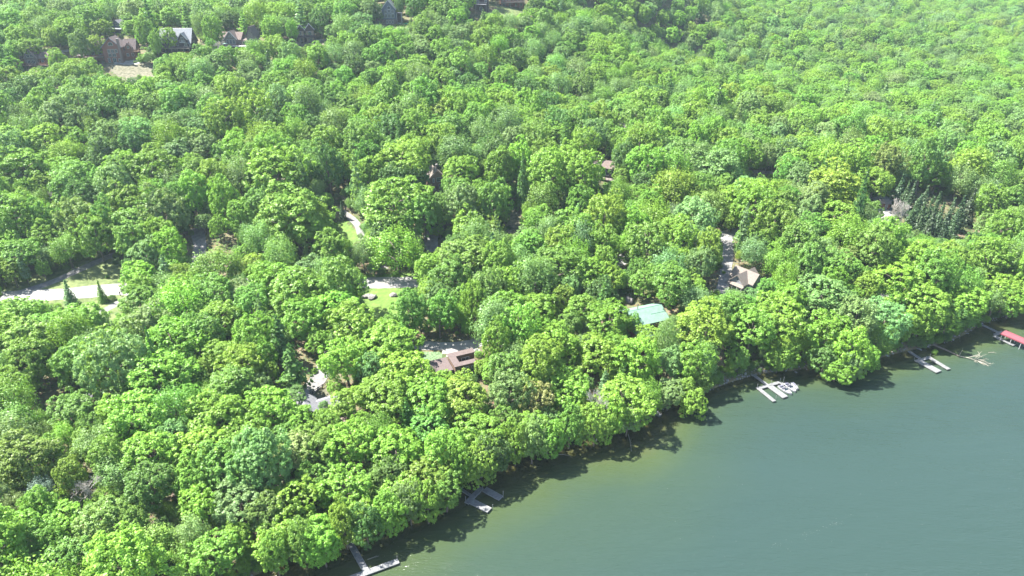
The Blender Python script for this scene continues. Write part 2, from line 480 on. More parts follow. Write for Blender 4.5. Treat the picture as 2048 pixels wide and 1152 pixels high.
patch('bare_slope', [(206, 128), (268, 125), (314, 127), (322, 172), (256, 172), (226, 150)], M['bare'], 0.06, 'bare tan slope with cut brush below the red lodge')
patch('bare_slope', [(662, 938), (706, 932), (714, 986), (668, 992)], M['bare'], 0.06, 'pale bare earth and stones showing between trees near the shore')
patch('bare_slope', [(584, 82), (668, 76), (690, 88), (586, 102)], M['bare'], 0.06, 'bare earth in front of the half timbered house')
patch('bare_slope', [(600, 800), (662, 764), (668, 802), (630, 832), (606, 828)], M['bare'], 0.05, 'pale dry ground below the split rail fence')
patch('bare_slope', [(980, 395), (1036, 400), (1044, 470), (1000, 468)], M['bare'], 0.06, 'brown leaf strewn ground under the trees uphill')
patch('gravel_yard', [(1742, 394), (1788, 388), (1800, 444), (1748, 442)], M['gravel'], 0.07, 'white gravel yard beside the dark conifers')
patch('gravel_yard', [(870, 688), (960, 680), (962, 706), (918, 722), (886, 712)], M['gravel'], 0.07, 'pale gravel yard behind the brown flat roofed house')
patch('gravel_yard', [(226, 122), (282, 118), (290, 128), (262, 130), (226, 130)], M['gravel'], 0.07, 'pale terrace beside the red lodge')
ribbon('gravel_road', [(-160, 604), (0, 594), (100, 590), (180, 584), (250, 579), (400, 572), (560, 568), (700, 567), (770, 566), (830, 564), (960, 556),
                       (1100, 545), (1200, 532), (1240, 520), (1320, 505), (1440, 474), (1600, 440)], 6.6, M['gravel'], 0.12, 'white gravel road across the slope')
ribbon('driveway', [(40, 586), (100, 566), (165, 537), (222, 512), (262, 500)], 3.4, M['drive'], 0.10, 'grey drive climbing right from the gravel road')
ribbon('driveway', [(150, 652), (215, 618), (262, 592)], 3.2, M['drive'], 0.10, 'grey drive dropping left from the gravel road')
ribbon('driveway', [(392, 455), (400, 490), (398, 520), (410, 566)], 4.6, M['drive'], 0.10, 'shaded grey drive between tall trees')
ribbon('driveway', [(684, 424), (712, 446), (726, 476), (770, 540)], 2.6, M['drive'], 0.10, 'narrow path beside the small bright lawn')
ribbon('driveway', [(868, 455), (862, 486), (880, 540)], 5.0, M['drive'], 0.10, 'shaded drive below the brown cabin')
ribbon('driveway', [(1456, 456), (1456, 500), (1452, 540), (1444, 578), (1416, 604), (1380, 622)], 3.8, M['drive'], 0.10, 'grey asphalt drive down to the beige house')
ribbon('driveway', [(810, 690), (860, 692), (905, 693), (945, 688), (975, 676), (1000, 648)], 4.2, M['gravel'], 0.11, 'white gravel drive behind the brown flat roofed house')
ribbon('driveway', [(668, 700), (646, 740), (628, 770), (590, 797), (560, 818)], 5.0, M['drive'], 0.10, 'pale drive above the split rail fence')
ribbon('driveway', [(20, 116), (70, 108), (122, 103), (180, 96), (230, 92)], 3.6, M['gravel'], 0.10, 'pale drive behind the cabins on the hill')
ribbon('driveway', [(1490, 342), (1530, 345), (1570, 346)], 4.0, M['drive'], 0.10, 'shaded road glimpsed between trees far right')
# ------------------------------------------------------------------ houses
M['log'] = mat('red_log', (0.162, 0.072, 0.051), 0.8, 0.2, 1.5, stretch=(0.3, 0.3, 6))
M['darkwood'] = mat('dark_wood', (0.055, 0.04, 0.042), 0.75, 0.3, 1.5, stretch=(0.4, 0.4, 5))
M['brownwood'] = mat('brown_wood', (0.124, 0.081, 0.055), 0.8, 0.25, 1.5, stretch=(0.4, 0.4, 5))
M['tanwall'] = mat('tan_wall', (0.198, 0.154, 0.116), 0.85, 0.15, 2)
M['stonewall'] = mat('stone_wall', (0.126, 0.111, 0.099), 0.9, 0.45, 2.2, bump=0.05)
M['bluewall'] = mat('blue_grey_siding', (0.072, 0.090, 0.120), 0.7, 0.12, 1.5, stretch=(0.3, 0.3, 6))
M['beigewall'] = mat('beige_siding', (0.198, 0.198, 0.216), 0.8, 0.12, 1.5, stretch=(0.3, 0.3, 6))
M['white'] = mat('white_paint', (0.328, 0.328, 0.319), 0.5, 0.05, 2)
M['roofbrown'] = mat('brown_shingle', (0.111, 0.083, 0.072), 0.9, 0.25, 1.8, bump=0.03)
M['roofmauve'] = mat('mauve_shingle', (0.092, 0.070, 0.066), 0.9, 0.2, 1.8, bump=0.03)
M['rooftan'] = mat('tan_shingle', (0.140, 0.118, 0.101), 0.9, 0.16, 1.8, bump=0.03)
M['roofgrey'] = mat('grey_shingle', (0.135, 0.133, 0.142), 0.9, 0.2, 1.8, bump=0.03)
M['roofmetal'] = mat('pale_metal', (0.125, 0.135, 0.15), 0.5, 0.14, 1, metal=0.1)
M['roofteal'] = mat('teal_metal', (0.122, 0.200, 0.152), 0.55, 0.14, 0.8, spec=0.25)
M['roofseam'] = mat('teal_seam', (0.06, 0.12, 0.11), 0.4, 0.1, 2)
M['deckwood'] = mat('deck_wood', (0.120, 0.096, 0.076), 0.85, 0.2, 2)
M['fascia'] = mat('fascia_wood', (0.180, 0.102, 0.066), 0.7, 0.2, 2)
M['orange'] = mat('stacked_firewood', (0.276, 0.150, 0.060), 0.9, 0.3, 6)
M['brick'] = mat('chimney_stone', (0.16, 0.12, 0.11), 0.9, 0.3, 4)
_m, _n_, _l = new_mat('window_glass')
_b = _n_['Principled BSDF']; _b.inputs['Base Color'].default_value = (0.03, 0.04, 0.05, 1); _b.inputs['Roughness'].default_value = 0.06; _b.inputs['Specular IOR Level'].default_value = 0.7
M['glass'] = _m
BUILDINGS = []

class House:
    def __init__(s, px, py, rz, label, rad=6, name='house', cat='house', dz=0.0):
        p = ground(px, py)
        s.root = empty(name, (p[0], p[1], h1(p[0], p[1]) + dz), R(rz), label, cat)
        s.p = p; s.rz = R(rz)
        s.keep(0, rad * 0.7, rad)
    def keep(s, x, y, r):
        c, q = math.cos(s.rz), math.sin(s.rz)
        BUILDINGS.append(((s.p[0] + c * x - q * y, s.p[1] + q * x + c * y), r))
    def part(s, mb, name, m, parent=None):
        return mb.build(name, m, parent or s.root)
    def block(s, x0, x1, y0, y1, ze, rise, axis, wall, roof, oh=0.5, base=-3.0, trim=None, zb=None):
        """walls with gables and a two sided roof; ridge along axis"""
        base = base if zb is None else zb
        w = MB()
        if axis == 'x':
            ym = (y0 + y1) / 2
            prof = [(y0, base), (y1, base), (y1, ze), (ym, ze + rise), (y0, ze)]
            A = [(x0, a, b) for a, b in prof]; B = [(x1, a, b) for a, b in prof]
        else:
            xm = (x0 + x1) / 2
            prof = [(x0, base), (x1, base), (x1, ze), (xm, ze + rise), (x0, ze)]
            A = [(a, y0, b) for a, b in prof]; B = [(a, y1, b) for a, b in prof]
        n5 = 5
        w.add(A + B, [tuple(range(5)), tuple(range(9, 4, -1))] + [(i, i + 5, (i + 1) % 5 + 5, (i + 1) % 5) for i in range(5)])
        me = w.mesh('wall', wall); bm = bmesh.new(); bm.from_mesh(me); bmesh.ops.recalc_face_normals(bm, faces=bm.faces); bm.to_mesh(me); bm.free()
        wo = link('wall', me, s.root)
        r = MB(); th = 0.2; lift = 0.06
        if axis == 'x':
            half = (y1 - y0) / 2; k = rise / half
            zr = ze + rise + lift + th; zl = ze - k * oh + lift + th
            a0, a1 = x0 - oh, x1 + oh
            r.slab([(a0, y0 - oh, zl), (a1, y0 - oh, zl), (a1, ym, zr), (a0, ym, zr)], th)
            r.slab([(a1, y1 + oh, zl), (a0, y1 + oh, zl), (a0, ym + 0.003, zr), (a1, ym + 0.003, zr)], th)
            f = [((a0 - 0.03, y0 - oh, zl - .12), (a0 - 0.03, ym, zr - .12)), ((a0 - 0.03, y1 + oh, zl - .12), (a0 - 0.03, ym, zr - .12)),
                 ((a1 + 0.03, y0 - oh, zl - .12), (a1 + 0.03, ym, zr - .12)), ((a1 + 0.03, y1 + oh, zl - .12), (a1 + 0.03, ym, zr - .12))]
        else:
            half = (x1 - x0) / 2; k = rise / half
            zr = ze + rise + lift + th; zl = ze - k * oh + lift + th
            a0, a1 = y0 - oh, y1 + oh
            r.slab([(x0 - oh, a1, zl), (x0 - oh, a0, zl), (xm, a0, zr), (xm, a1, zr)], th)
            r.slab([(x1 + oh, a0, zl), (x1 + oh, a1, zl), (xm + 0.003, a1, zr), (xm + 0.003, a0, zr)], th)
            f = [((x0 - oh, a0 - 0.03, zl - .12), (xm, a0 - 0.03, zr - .12)), ((x1 + oh, a0 - 0.03, zl - .12), (xm, a0 - 0.03, zr - .12))]
        ro = s.part(r, 'roof', roof)
        if trim:
            t = MB()
            for a, b_ in f: t.beam(a, b_, 0.12, 0.34)
            s.part(t, 'fascia', trim, ro)
        return wo
    def shed(s, p4, th, roof, name='roof'):
        m_ = MB(); m_.slab(p4, th); return s.part(m_, name, roof)
    def walls(s, x0, x1, y0, y1, z0, z1, wall, name='wall'):
        m_ = MB(); m_.box(x0, x1, y0, y1, z0, z1); return s.part(m_, name, wall)
    def win(s, c, z, w, h, face='-y', at=0.0, frame=None, arch=False, mull=1, name='window'):
        """c along the wall, at = the wall's plane"""
        fr = MB(); pn = MB(); t = 0.13
        def pt(u, v, d):
            if face == '-y': return (c + u, at - d, z + v)
            if face == '+y': return (c - u, at + d, z + v)
            if face == '-x': return (at - d, c - u, z + v)
            return (at + d, c + u, z + v)
        def bar(u0, u1, v0, v1):
            fr.hexa([pt(u0, v0, -.05), pt(u1, v0, -.05), pt(u1, v0, .09), pt(u0, v0, .09)], [pt(u0, v1, -.05), pt(u1, v1, -.05), pt(u1, v1, .09), pt(u0, v1, .09)])
        bar(-w / 2, w / 2, -h / 2, -h / 2 + t); bar(-w / 2, -w / 2 + t, -h / 2 + t, h / 2); bar(w / 2 - t, w / 2, -h / 2 + t, h / 2)
        for i in range(mull):
            u = -w / 2 + w * (i + 1) / (mull + 1); bar(u - .05, u + .05, -h / 2 + t, h / 2)
        if not arch:
            bar(-w / 2, w / 2, h / 2, h / 2 + t)
            pn.hexa([pt(-w / 2 + .02, -h / 2, -.04), pt(w / 2 - .02, -h / 2, -.04), pt(w / 2 - .02, -h / 2, .03), pt(-w / 2 + .02, -h / 2, .03)],
                    [pt(-w / 2 + .02, h / 2, -.04), pt(w / 2 - .02, h / 2, -.04), pt(w / 2 - .02, h / 2, .03), pt(-w / 2 + .02, h / 2, .03)])
        else:
            k = 9; a = [math.pi * i / (k - 1) for i in range(k)]
            for i in range(k - 1):
                p = [(math.cos(a[i]) * w / 2, h / 2 + math.sin(a[i]) * w / 2), (math.cos(a[i + 1]) * w / 2, h / 2 + math.sin(a[i + 1]) * w / 2)]
                q = [(u * (1 - 2 * t / w), h / 2 + (v - h / 2) * (1 - 2 * t / w)) for u, v in p]
                fr.hexa([pt(*p[0], -.05), pt(*p[1], -.05), pt(*q[1], -.05), pt(*q[0], -.05)], [pt(*p[0], .09), pt(*p[1], .09), pt(*q[1], .09), pt(*q[0], .09)])
            prof = [(-w / 2 + .02, -h / 2), (w / 2 - .02, -h / 2)] + [(math.cos(x) * (w / 2 - .02), h / 2 + math.sin(x) * (w / 2 - .02)) for x in a]
            n_ = len(prof)
            pn.add([pt(u, v, -.04) for u, v in prof] + [pt(u, v, .03) for u, v in prof], [tuple(range(n_, 2 * n_)), tuple(range(n_))[::-1]] + [(i, (i + 1) % n_, (i + 1) % n_ + n_, i + n_) for i in range(n_)])
        o = s.part(fr, name, frame or M['white'])
        s.part(pn, 'pane', M['glass'], o)
    def deck(s, x0, x1, y0, y1, z, m=None, rail=None, posts=True, sides='fr'):
        m = m or M['deckwood']; rail = rail or m
        d = MB(); d.box(x0, x1, y0, y1, z - 0.3, z); o = s.part(d, 'deck', m)
        r = MB()
        segs = []
        if 'f' in sides: segs.append(((x0, y0), (x1, y0)))
        if 'r' in sides: segs.append(((x1, y0), (x1, y1)))
        if 'l' in sides: segs.append(((x0, y0), (x0, y1)))
        for (ax, ay), (bx, by) in segs:
            L_ = math.hypot(bx - ax, by - ay)
            r.beam((ax, ay, z + 1.0), (bx, by, z + 1.0), 0.1); r.beam((ax, ay, z + 0.5), (bx, by, z + 0.5), 0.05); r.beam((ax, ay, z + 0.15), (bx, by, z + 0.15), 0.05)
            for i in range(int(L_ / 1.6) + 2):
                f = i / (int(L_ / 1.6) + 1); x = ax + (bx - ax) * f; y = ay + (by - ay) * f
                r.box(x - .05, x + .05, y - .05, y + .05, z, z + 1.05)
        s.part(r, 'railing', rail, o)
        if posts:
            for i in range(max(2, int((x1 - x0) / 3) + 1)):
                x = x0 + 0.15 + (x1 - x0 - 0.3) * i / max(1, int((x1 - x0) / 3))
                p = MB(); p.box(x - .12, x + .12, y0 + .05, y0 + .29, z - 6, z - 0.3); s.part(p, 'deck_post', m)
    def chimney(s, x, y, z0, z1, w=0.9, m=None):
        c = MB(); c.box(x - w / 2, x + w / 2, y - w / 2, y + w / 2, z0, z1); o = s.part(c, 'chimney', m or M['brick'])
        k = MB(); k.box(x - w / 2 - .1, x + w / 2 + .1, y - w / 2 - .1, y + w / 2 + .1, z1, z1 + .2); s.part(k, 'chimney_cap', M['rock'], o)

# the red lodge on the hill
H = House(230, 125, 8, 'large red log lodge with mauve roof, tall front gable and stone chimney on the hill', 8)
H.block(-4.6, 4.6, 0, 9, 7.6, 4.4, 'y', M['log'], M['roofmauve'], 0.5, trim=M['roofmetal'])
H.block(-15, -4.7, 2.5, 10, 6.2, 4.6, 'x', M['log'], M['roofmauve'], 0.5)
H.block(4.7, 10.2, 3.0, 10, 6.0, 4.4, 'x', M['log'], M['roofmauve'], 0.5)
H.block(5.6, 8.8, 2.6, 6.0, 7.0, 1.9, 'y', M['log'], M['roofmauve'], 0.3, zb=5.2)
H.keep(-9, 6, 7); H.keep(8, 6, 6)
H.win(0, 8.6, 2.4, 0.6, arch=True); H.win(-1.6, 5.6, 1.3, 1.7); H.win(0.2, 5.6, 1.5, 1.7); H.win(2.0, 5.6, 1.3, 1.7)
H.win(-1.5, 3.6, 1.5, 1.6); H.win(0.6, 3.6, 1.8, 1.6); H.win(-2.4, 1.1, 1.2, 2.1, name='door'); H.win(0.2, 1.1, 1.8, 2.1, name='door'); H.win(2.6, 1.1, 1.2, 1.4)
H.win(7.2, 7.0, 1.1, 1.2, at=2.6); H.win(6.2, 3.2, 1.2, 1.4, at=3.0); H.win(8.6, 3.2, 1.2, 1.4, at=3.0); H.win(-7, 4.4, 1.6, 1.7, at=2.5); H.win(-10.5, 4.4, 1.6, 1.7, at=2.5); H.win(-13, 4.4, 1.2, 1.7, at=2.5)
H.chimney(4.0, 0.0 - 0.5, -2, 11.6, 1.0)
H.deck(-15, -4.7, -1.0, 2.4, 2.9, M['deckwood'], M['fascia'], sides='flr'); H.deck(9.0, 12.5, 1.2, 3.0, 5.2, M['fascia'], M['fascia'])
H.block(-18.5, -15.4, 3, 8, 3.2, 1.5, 'x', M['log'], M['roofmauve'], 0.4)

# small dark red cabin left of it
H = House(65, 131, 6, 'small dark red cabin with pointed stone front gable, leftmost on the hill', 6)
H.block(-3.0, 3.0, 0, 8, 3.6, 4.2, 'y', M['stonewall'], M['roofbrown'], 0.5, trim=M['rooftan'])
H.block(-6.5, -3.1, 1.5, 8, 3.0, 1.6, 'x', M['log'], M['roofbrown'], 0.4)
H.block(3.1, 7.2, 1.2, 8, 3.2, 2.4, 'x', M['log'], M['roofbrown'], 0.4)
H.win(-0.9, 4.6, 1.4, 1.4); H.win(0.9, 4.6, 1.4, 1.4); H.win(-1.1, 1.6, 1.5, 1.9); H.win(1.1, 1.6, 1.5, 1.9, name='door'); H.win(0, 6.3, 1.1, 0.7); H.win(4.9, 1.8, 1.2, 1.2, at=1.2)
H.deck(-4, 8.5, -3, -0.1, 0.4, M['deckwood'], M['log'], sides='flr'); H.deck(4.4, 8.5, -3.6, -3.05, 1.0, M['log'], M['log'], posts=False)

# grey house half hidden behind the lodge
H = House(237, 66, -12, 'grey gabled house half hidden by trees behind the red lodge', 6)
H.block(-4, 4, 0, 9, 3.4, 3.4, 'y', M['bluewall'], M['roofgrey'], 0.5, trim=M['roofmetal'])
H.win(0, 4.6, 1.4, 1.2); H.win(-1.8, 1.6, 1.3, 1.4); H.win(1.8, 1.6, 1.3, 1.4)
H.shed([(-4.5, -3.0, 2.5), (4.5, -3.0, 2.5), (4.5, -0.2, 2.9), (-4.5, -0.2, 2.9)], 0.15, M['roofmetal'], 'porch_roof')

# dark house with pale metal roof
H = House(356, 104, 0, 'dark timber house with steep pale metal roof and white railed deck', 9)
H.block(-8.6, 7.6, 0, 9, 4.8, 6.4, 'x', M['darkwood'], M['roofmetal'], 0.5)
H.block(1.6, 6.2, -0.6, 4.5, 6.6, 2.9, 'y', M['darkwood'], M['roofmetal'], 0.5, trim=M['white'], zb=2)
H.block(-6.8, -3.0, -0.6, 4.5, 6.4, 2.6, 'y', M['darkwood'], M['roofmetal'], 0.4, trim=M['white'], zb=2)
H.keep(-6, 5, 6); H.keep(6, 5, 6)
H.win(3.9, 6.4, 1.3, 2.0, at=-0.6, name='door'); H.win(-4.9, 6.4, 1.3, 1.6, at=-0.6); H.win(5.2, 3.8, 1.4, 1.7, at=-0.6); H.win(-1.6, 3.9, 1.4, 1.9, name='door'); H.win(-0.2 + 0.9, 3.9, 1.2, 1.6); H.win(7.1, 3.6, .7, 1.6)
for x in (-7, -4.4, -1.8, 0.8, 3.4, 6): H.win(x, 0.9, 1.5, 1.6, frame=M['darkwood'])
H.deck(2.6, 5.4, -1.6, -0.65, 5.2, M['white'], M['white'], posts=False); H.deck(-8.4, 7.8, -3.0, -0.65, 2.3, M['rooftan'], M['rooftan'], sides='flr')
w_ = MB(); w_.box(8.0, 12.5, -1.5, 3.5, -2.5, 1.2); H.part(w_, 'retaining_wall', M['stonewall'])
H.win(4.5, 4.2, 1.2, 1.4, '+x', 7.6); H.win(4.5, 7.6, 1.1, 1.3, '+x', 7.6)

# stone house with gable and decks
H = House(464, 93, -4, 'stone house with brown roof, white edged front gable and low decks', 8)
H.block(-6.5, 5.0, 0.6, 8, 3.6, 3.0, 'x', M['stonewall'], M['roofbrown'], 0.5)
H.block(-3.0, 3.2, -0.4, 5, 4.0, 3.6, 'y', M['stonewall'], M['roofbrown'], 0.5, trim=M['white'])
H.block(9.2, 13.6, -1.0, 6, 5.4, 4.6, 'y', M['stonewall'], M['roofmauve'], 0.5, trim=M['roofmauve'])
H.block(5.1, 9.1, 1.0, 6, 3.0, 0.8, 'x', M['tanwall'], M['roofbrown'], 0.4)
H.keep(8, 3, 6)
for x in (-1.7, 0, 1.7): H.win(x, 2.4, 1.3, 2.2, at=-0.4)
H.win(0, 5.3, 1.6, 0.9, at=-0.4); H.win(-4.8, 2.2, 1.4, 1.8, at=0.6); H.win(7, 1.6, 2.4, 1.6, at=1.0); H.win(11.4, 3.2, 1.6, 2.0, at=-1.0)
H.deck(-2.0, 10, -4.4, -0.5, 0.8, M['white'], M['log'], sides='flr'); H.deck(-4.4, 1.2, -6.6, -4.6, -1.6, M['white'], M['log'], sides='f')

# half timbered house
H = House(612, 84, 14, 'narrow dark house with two white edged gables and tan wall panels', 6)
H.block(-4.6, 0.2, 0, 7, 6.2, 2.8, 'y', M['darkwood'], M['roofgrey'], 0.45, trim=M['white'])
H.block(0.35, 5.0, -0.6, 7, 6.8, 2.8, 'y', M['darkwood'], M['roofgrey'], 0.45, trim=M['white'])
for x, a in ((-3.4, 0), (-1.2, 0), (1.2, -.6), (4.2, -.6)):
    for z in (1.3, 4.6):
        q = MB(); q.box(x - .55, x + .55, a - .06, a + .02, z - 1.2, z + 1.2); H.part(q, 'wall_panel', M['tanwall'])
H.win(-2.3, 4.6, 1.0, 1.9); H.win(2.7, 4.6, 1.5, 1.9, at=-.6); H.win(-2.3, 1.3, 1.0, 2.0); H.win(2.7, 1.3, 1.5, 2.0, at=-.6, name='door')
H.deck(-5.5, 5.4, -2.2, -0.7, 2.7, M['darkwood'], M['darkwood'], sides='flr'); H.deck(5.3, 12, -1.5, 3, 0.4, M['deckwood'], M['white'], sides='fr')

# blue grey house
H = House(779, 49, 4, 'blue grey house with tall arched window in a pointed gable', 7)
H.block(-3.9, 3.9, 0, 10, 8.4, 4.6, 'y', M['bluewall'], M['roofmetal'], 0.5, trim=M['white'])
H.block(-11.5, -4.0, 1.5, 9, 4.4, 2.4, 'x', M['bluewall'], M['roofgrey'], 0.4)
q = MB(); q.box(-4.0, 4.0, -0.12, -0.02, -3, 2.9); H.part(q, 'stone_base', M['stonewall'])
H.keep(-7, 5, 6)
H.win(0.3, 8.6, 2.0, 0.7, arch=True, mull=0)
for x in (-1.7, 0.3, 2.3):
    H.win(x, 7.2 - (0.3 if x != 0.3 else 0), 1.5, 1.7); H.win(x, 4.6, 1.5, 2.0)
for x in (-1.2, 0.4, 2.0): H.win(x, 1.3, 1.1, 1.6, at=-0.12)
H.win(-9.5, 3.2, 1.2, 1.4, at=1.5); H.win(-7.4, 3.2, 1.2, 1.4, at=1.5)
H.deck(-12, -4.1, -1.5, 1.4, 2.6, M['deckwood'], M['brownwood'], sides='fl')
H.shed([(4.1, -0.5, 6.6), (7.6, -0.5, 6.2), (7.6, 3.5, 6.2), (4.1, 3.5, 6.6)], 0.2, M['roofgrey'], 'porch_roof'); H.walls(4.05, 7.2, 2.2, 6, -2, 6.0, M['darkwood'])
for x in (4.5, 7.3):
    q = MB(); q.box(x - .13, x + .13, -0.4, -0.14, -2, 6.1); H.part(q, 'porch_post', M['white'])
H.deck(4.1, 8.0, -1.0, 2.1, 0.7, M['brownwood'], M['brownwood'], sides='fr')

# deck house and red house at the top edge
H = House(962, 24, 0, 'grey timber house behind trees with a raised open deck on tall posts', 7)
H.block(-4.5, 4.5, 2.2, 9, 7.4, 2.6, 'x', M['darkwood'], M['roofgrey'], 0.5)
H.deck(-3.2, 3.4, -1.5, 2.1, 4.4, M['roofgrey'], M['roofgrey'], sides='flr')
H.win(-2, 5.6, 1.6, 2.0, at=2.2, name='door'); H.win(2.9, 6.0, 1.2, 2.2, at=2.2); H.win(0, 1.6, 2.0, 1.6, at=2.2)
H = House(1026, 14, 6, 'red house with white window frames above a pale railed deck, at the top edge', 9)
H.block(-8, 7, 0, 9, 8.0, 3.4, 'x', M['log'], M['roofbrown'], 0.5)
for x in (-6.6, -4.4, -2.2, 0.2, 2.6, 5.2): H.win(x, 5.0, 1.4, 1.9)
for x in (-6, -2, 2, 5.4): H.win(x, 1.3, 1.5, 1.6, frame=M['brownwood'])
H.deck(-8, 7.4, -2.8, -0.1, 3.2, M['rooftan'], M['rooftan'], sides='flr'); H.keep(5, 5, 6)
H = House(1186, 2, -10, 'brown roofed house at the top edge, rightmost of the row on the hill', 6)
H.block(-5, 5, 1, 8, 4.4, 3, 'x', M['log'], M['roofbrown'], 0.5); H.win(-2.5, 2.4, 1.5, 1.6, at=1); H.win(2.5, 2.4, 1.5, 1.6, at=1)

# cabins in the wood
H = House(876, 380, 20, 'brown cabin with stone front gable and big window, alone among the tall trees', 5.5)
H.block(-3.3, 3.3, 0, 8, 4.6, 3.3, 'y', M['brownwood'], M['rooftan'], 0.55, trim=M['fascia'])
H.win(0.6, 4.2, 1.9, 1.7, mull=0); H.win(-1.6, 4.0, 0.8, 1.6); H.win(1.2, 1.4, 1.5, 1.9, name='door'); H.win(3.5, 3.2, 1.3, 1.5, '+x', 3.3)
H.shed([(-4.6, -3.2, 1.2), (-1.4, -3.2, 1.2), (-1.4, -0.1, 2.0), (-4.6, -0.1, 2.0)], 0.16, M['rooftan'], 'porch_roof'); H.walls(-4.3, -1.7, -2.6, -0.1, -3, 1.1, M['brownwood'])
H.chimney(0.9, 4.5, 6, 9.0, 0.7)
H = House(1216, 357, -24, 'small brown roofed cabin with glazed corner and front deck, right of twin trees', 5)
H.block(-3.4, 3.0, 0, 6, 4.6, 2.0, 'x', M['darkwood'], M['roofbrown'], 0.6, trim=M['fascia'])
H.block(-7.6, -3.6, 1.5, 6.5, 3.9, 1.2, 'x', M['brownwood'], M['rooftan'], 0.4)
H.win(-2.3, 2.6, 1.5, 2.6, mull=0); H.win(-0.4, 2.6, 1.5, 2.6, mull=0); H.win(1.8, 2.4, 1.2, 2.2, mull=0)
H.deck(-3, 4.2, -3.4, -0.1, 0.4, M['rooftan'], M['rooftan'], sides='flr')

# beige house beside the asphalt drive
H = House(1497, 582, 38, 'beige house with two crossing tan gables at the foot of the asphalt drive', 5.5)
H.block(-3.4, 6.2, 0.4, 6.2, 3.6, 3.0, 'x', M['beigewall'], M['rooftan'], 0.55, trim=M['rooftan'])
H.block(-0.6, 5.2, -1.4, 8.2, 3.75, 3.1, 'y', M['beigewall'], M['rooftan'], 0.55, trim=M['rooftan'])
H.shed([(-5.0, -0.2, 2.6), (-5.0, 6.6, 2.6), (-3.45, 6.6, 3.2), (-3.45, -0.2, 3.2)][::-1], 0.16, M['rooftan'], 'porch_roof')
H.win(3.3, 4.6, 1.0, 1.0, '-x', -3.4); H.win(3.3, 1.3, 1.6, 2.0, '-x', -3.4, name='door'); H.win(1.3, 1.4, 1.3, 1.5, '-x', -3.4); H.win(5.3, 1.4, 1.3, 1.5, '-x', -3.4)
H.win(2.3, 4.6, 1.2, 1.2, '-y', -1.4); H.win(1.0, 1.6, 1.3, 1.6, '-y', -1.4); H.win(3.6, 1.6, 1.3, 1.6, '-y', -1.4)
for y in (0.3, 2.2, 4.3, 6.2):
    q = MB(); q.box(-4.85, -4.65, y - .1, y + .1, -2, 2.5); H.part(q, 'porch_post', M['white'])

H.root.scale = (0.88, 0.88, 0.88)

# teal roofed house
H = House(1303, 668, 22, 'house with a large pale teal metal roof among the shoreline trees', 7)
H.block(-6.0, 5.2, 0, 9.5, 4.4, 2.2, 'x', M['log'], M['roofteal'], 0.6, trim=M['roofseam'])
q = MB()
for y, xa in ((2.3, 0.6),):
    z = 4.4 + 2.2 * y / 4.75 + 0.27; q.box(xa, 5.7, y - .06, y + .06, z, z + .05)
q.box(-6.5, 5.7, 4.68, 4.82, 6.84, 6.9)
H.part(q, 'roof_seam', M['roofseam'])
q = MB(); q.tube([(-2.2, 5.6, 5.8), (-2.2, 5.6, 8.3)], 0.16, 8); H.part(q, 'vent_pipe', M['brick'])
H.block(-6.5, -2.0, -6.5, -0.6, 2.6, 1.0, 'y', M['log'], M['roofteal'], 0.5)
H.win(-3, 2.6, 1.6, 1.8); H.win(0, 2.6, 1.6, 1.8); H.win(3, 2.6, 1.6, 1.8); H.win(4.8, 2.6, 1.6, 1.6, '+x', 5.2); H.keep(-4, -3, 4)

# brown flat roofed house with a sunk court
H = House(930, 755, 24, 'brown house with flat reddish roofs round a small sunk court beside gravel', 6)
zt = 4.3
H.walls(-2.6, 4.6, 0.2, 6.6, -2.5, zt - 0.25 - 1.6, M['brownwood'])
def flat(x0, x1, y0, y1, z, rake=0.35):
    return H.shed([(x0, y0, z), (x1, y0, z), (x1, y1, z + rake), (x0, y1, z + rake)], 0.22, M['roofmauve'])
flat(-2.9, -0.9, 0.0, 6.9, zt); flat(-0.88, 5.0, 4.7, 6.9, zt + 0.24, 0.1); flat(-0.88, 3.6, 0.0, 1.8, zt, 0.09)
H.walls(-2.7, -1.1, 0.2, 6.7, -2.5, zt - 0.26, M['brownwood']); H.walls(-1.08, 4.8, 4.9, 6.7, -2.5, zt - 0.02, M['brownwood']); H.walls(-1.08, 3.4, 0.2, 1.6, -2.5, zt - 0.26, M['brownwood'])
H.walls(-10.5, -3.1, 1.2, 6.4, -2.5, 3.0, M['brownwood'])
H.shed([(-10.9, 0.8, 3.02), (-3.05, 0.8, 3.02), (-3.05, 6.8, 3.7), (-10.9, 6.8, 3.7)], 0.22, M['roofmauve'])
H.win(0.6, 2.4, 1.6, 1.8, at=0.2); H.win(2.6, 2.4, 1.0, 1.8, at=0.2, name='door'); H.win(2.0, 2.6, 2.4, 1.4, at=4.9)
H.keep(-6, 4, 4)
H = House(859, 764, 15, 'small mauve hip roofed outbuilding left of the brown flat roofed house', 3, 'outbuilding', 'outbuilding')
H.block(-2.4, 2.4, 0, 4.5, 2.8, 1.4, 'y', M['brownwood'], M['roofmauve'], 0.4); H.win(0, 1.6, 1.2, 1.2)

# grey roofed house below the fence, mostly under the trees
H = House(622, 858, 30, 'grey roofed house under the trees below the split rail fence', 6)
H.block(-3.5, 3.5, 0, 8, 3.6, 2.4, 'y', M['beigewall'], M['roofgrey'], 0.5)
H.block(3.6, 8.5, 1.5, 7, 3.0, 1.4, 'x', M['beigewall'], M['roofgrey'], 0.4)
H.block(-2.0, 2.4, 8.6, 13, 3.2, 1.3, 'x', M['stonewall'], M['roofgrey'], 0.4)
H.win(0, 2.0, 1.6, 1.8); H.win(-2.2, 2.0, 1.1, 1.5); H.deck(3.4, 8.8, -2.4, 1.4, 0.6, M['deckwood'], M['deckwood'], sides='fr'); H.keep(2, 8, 5)

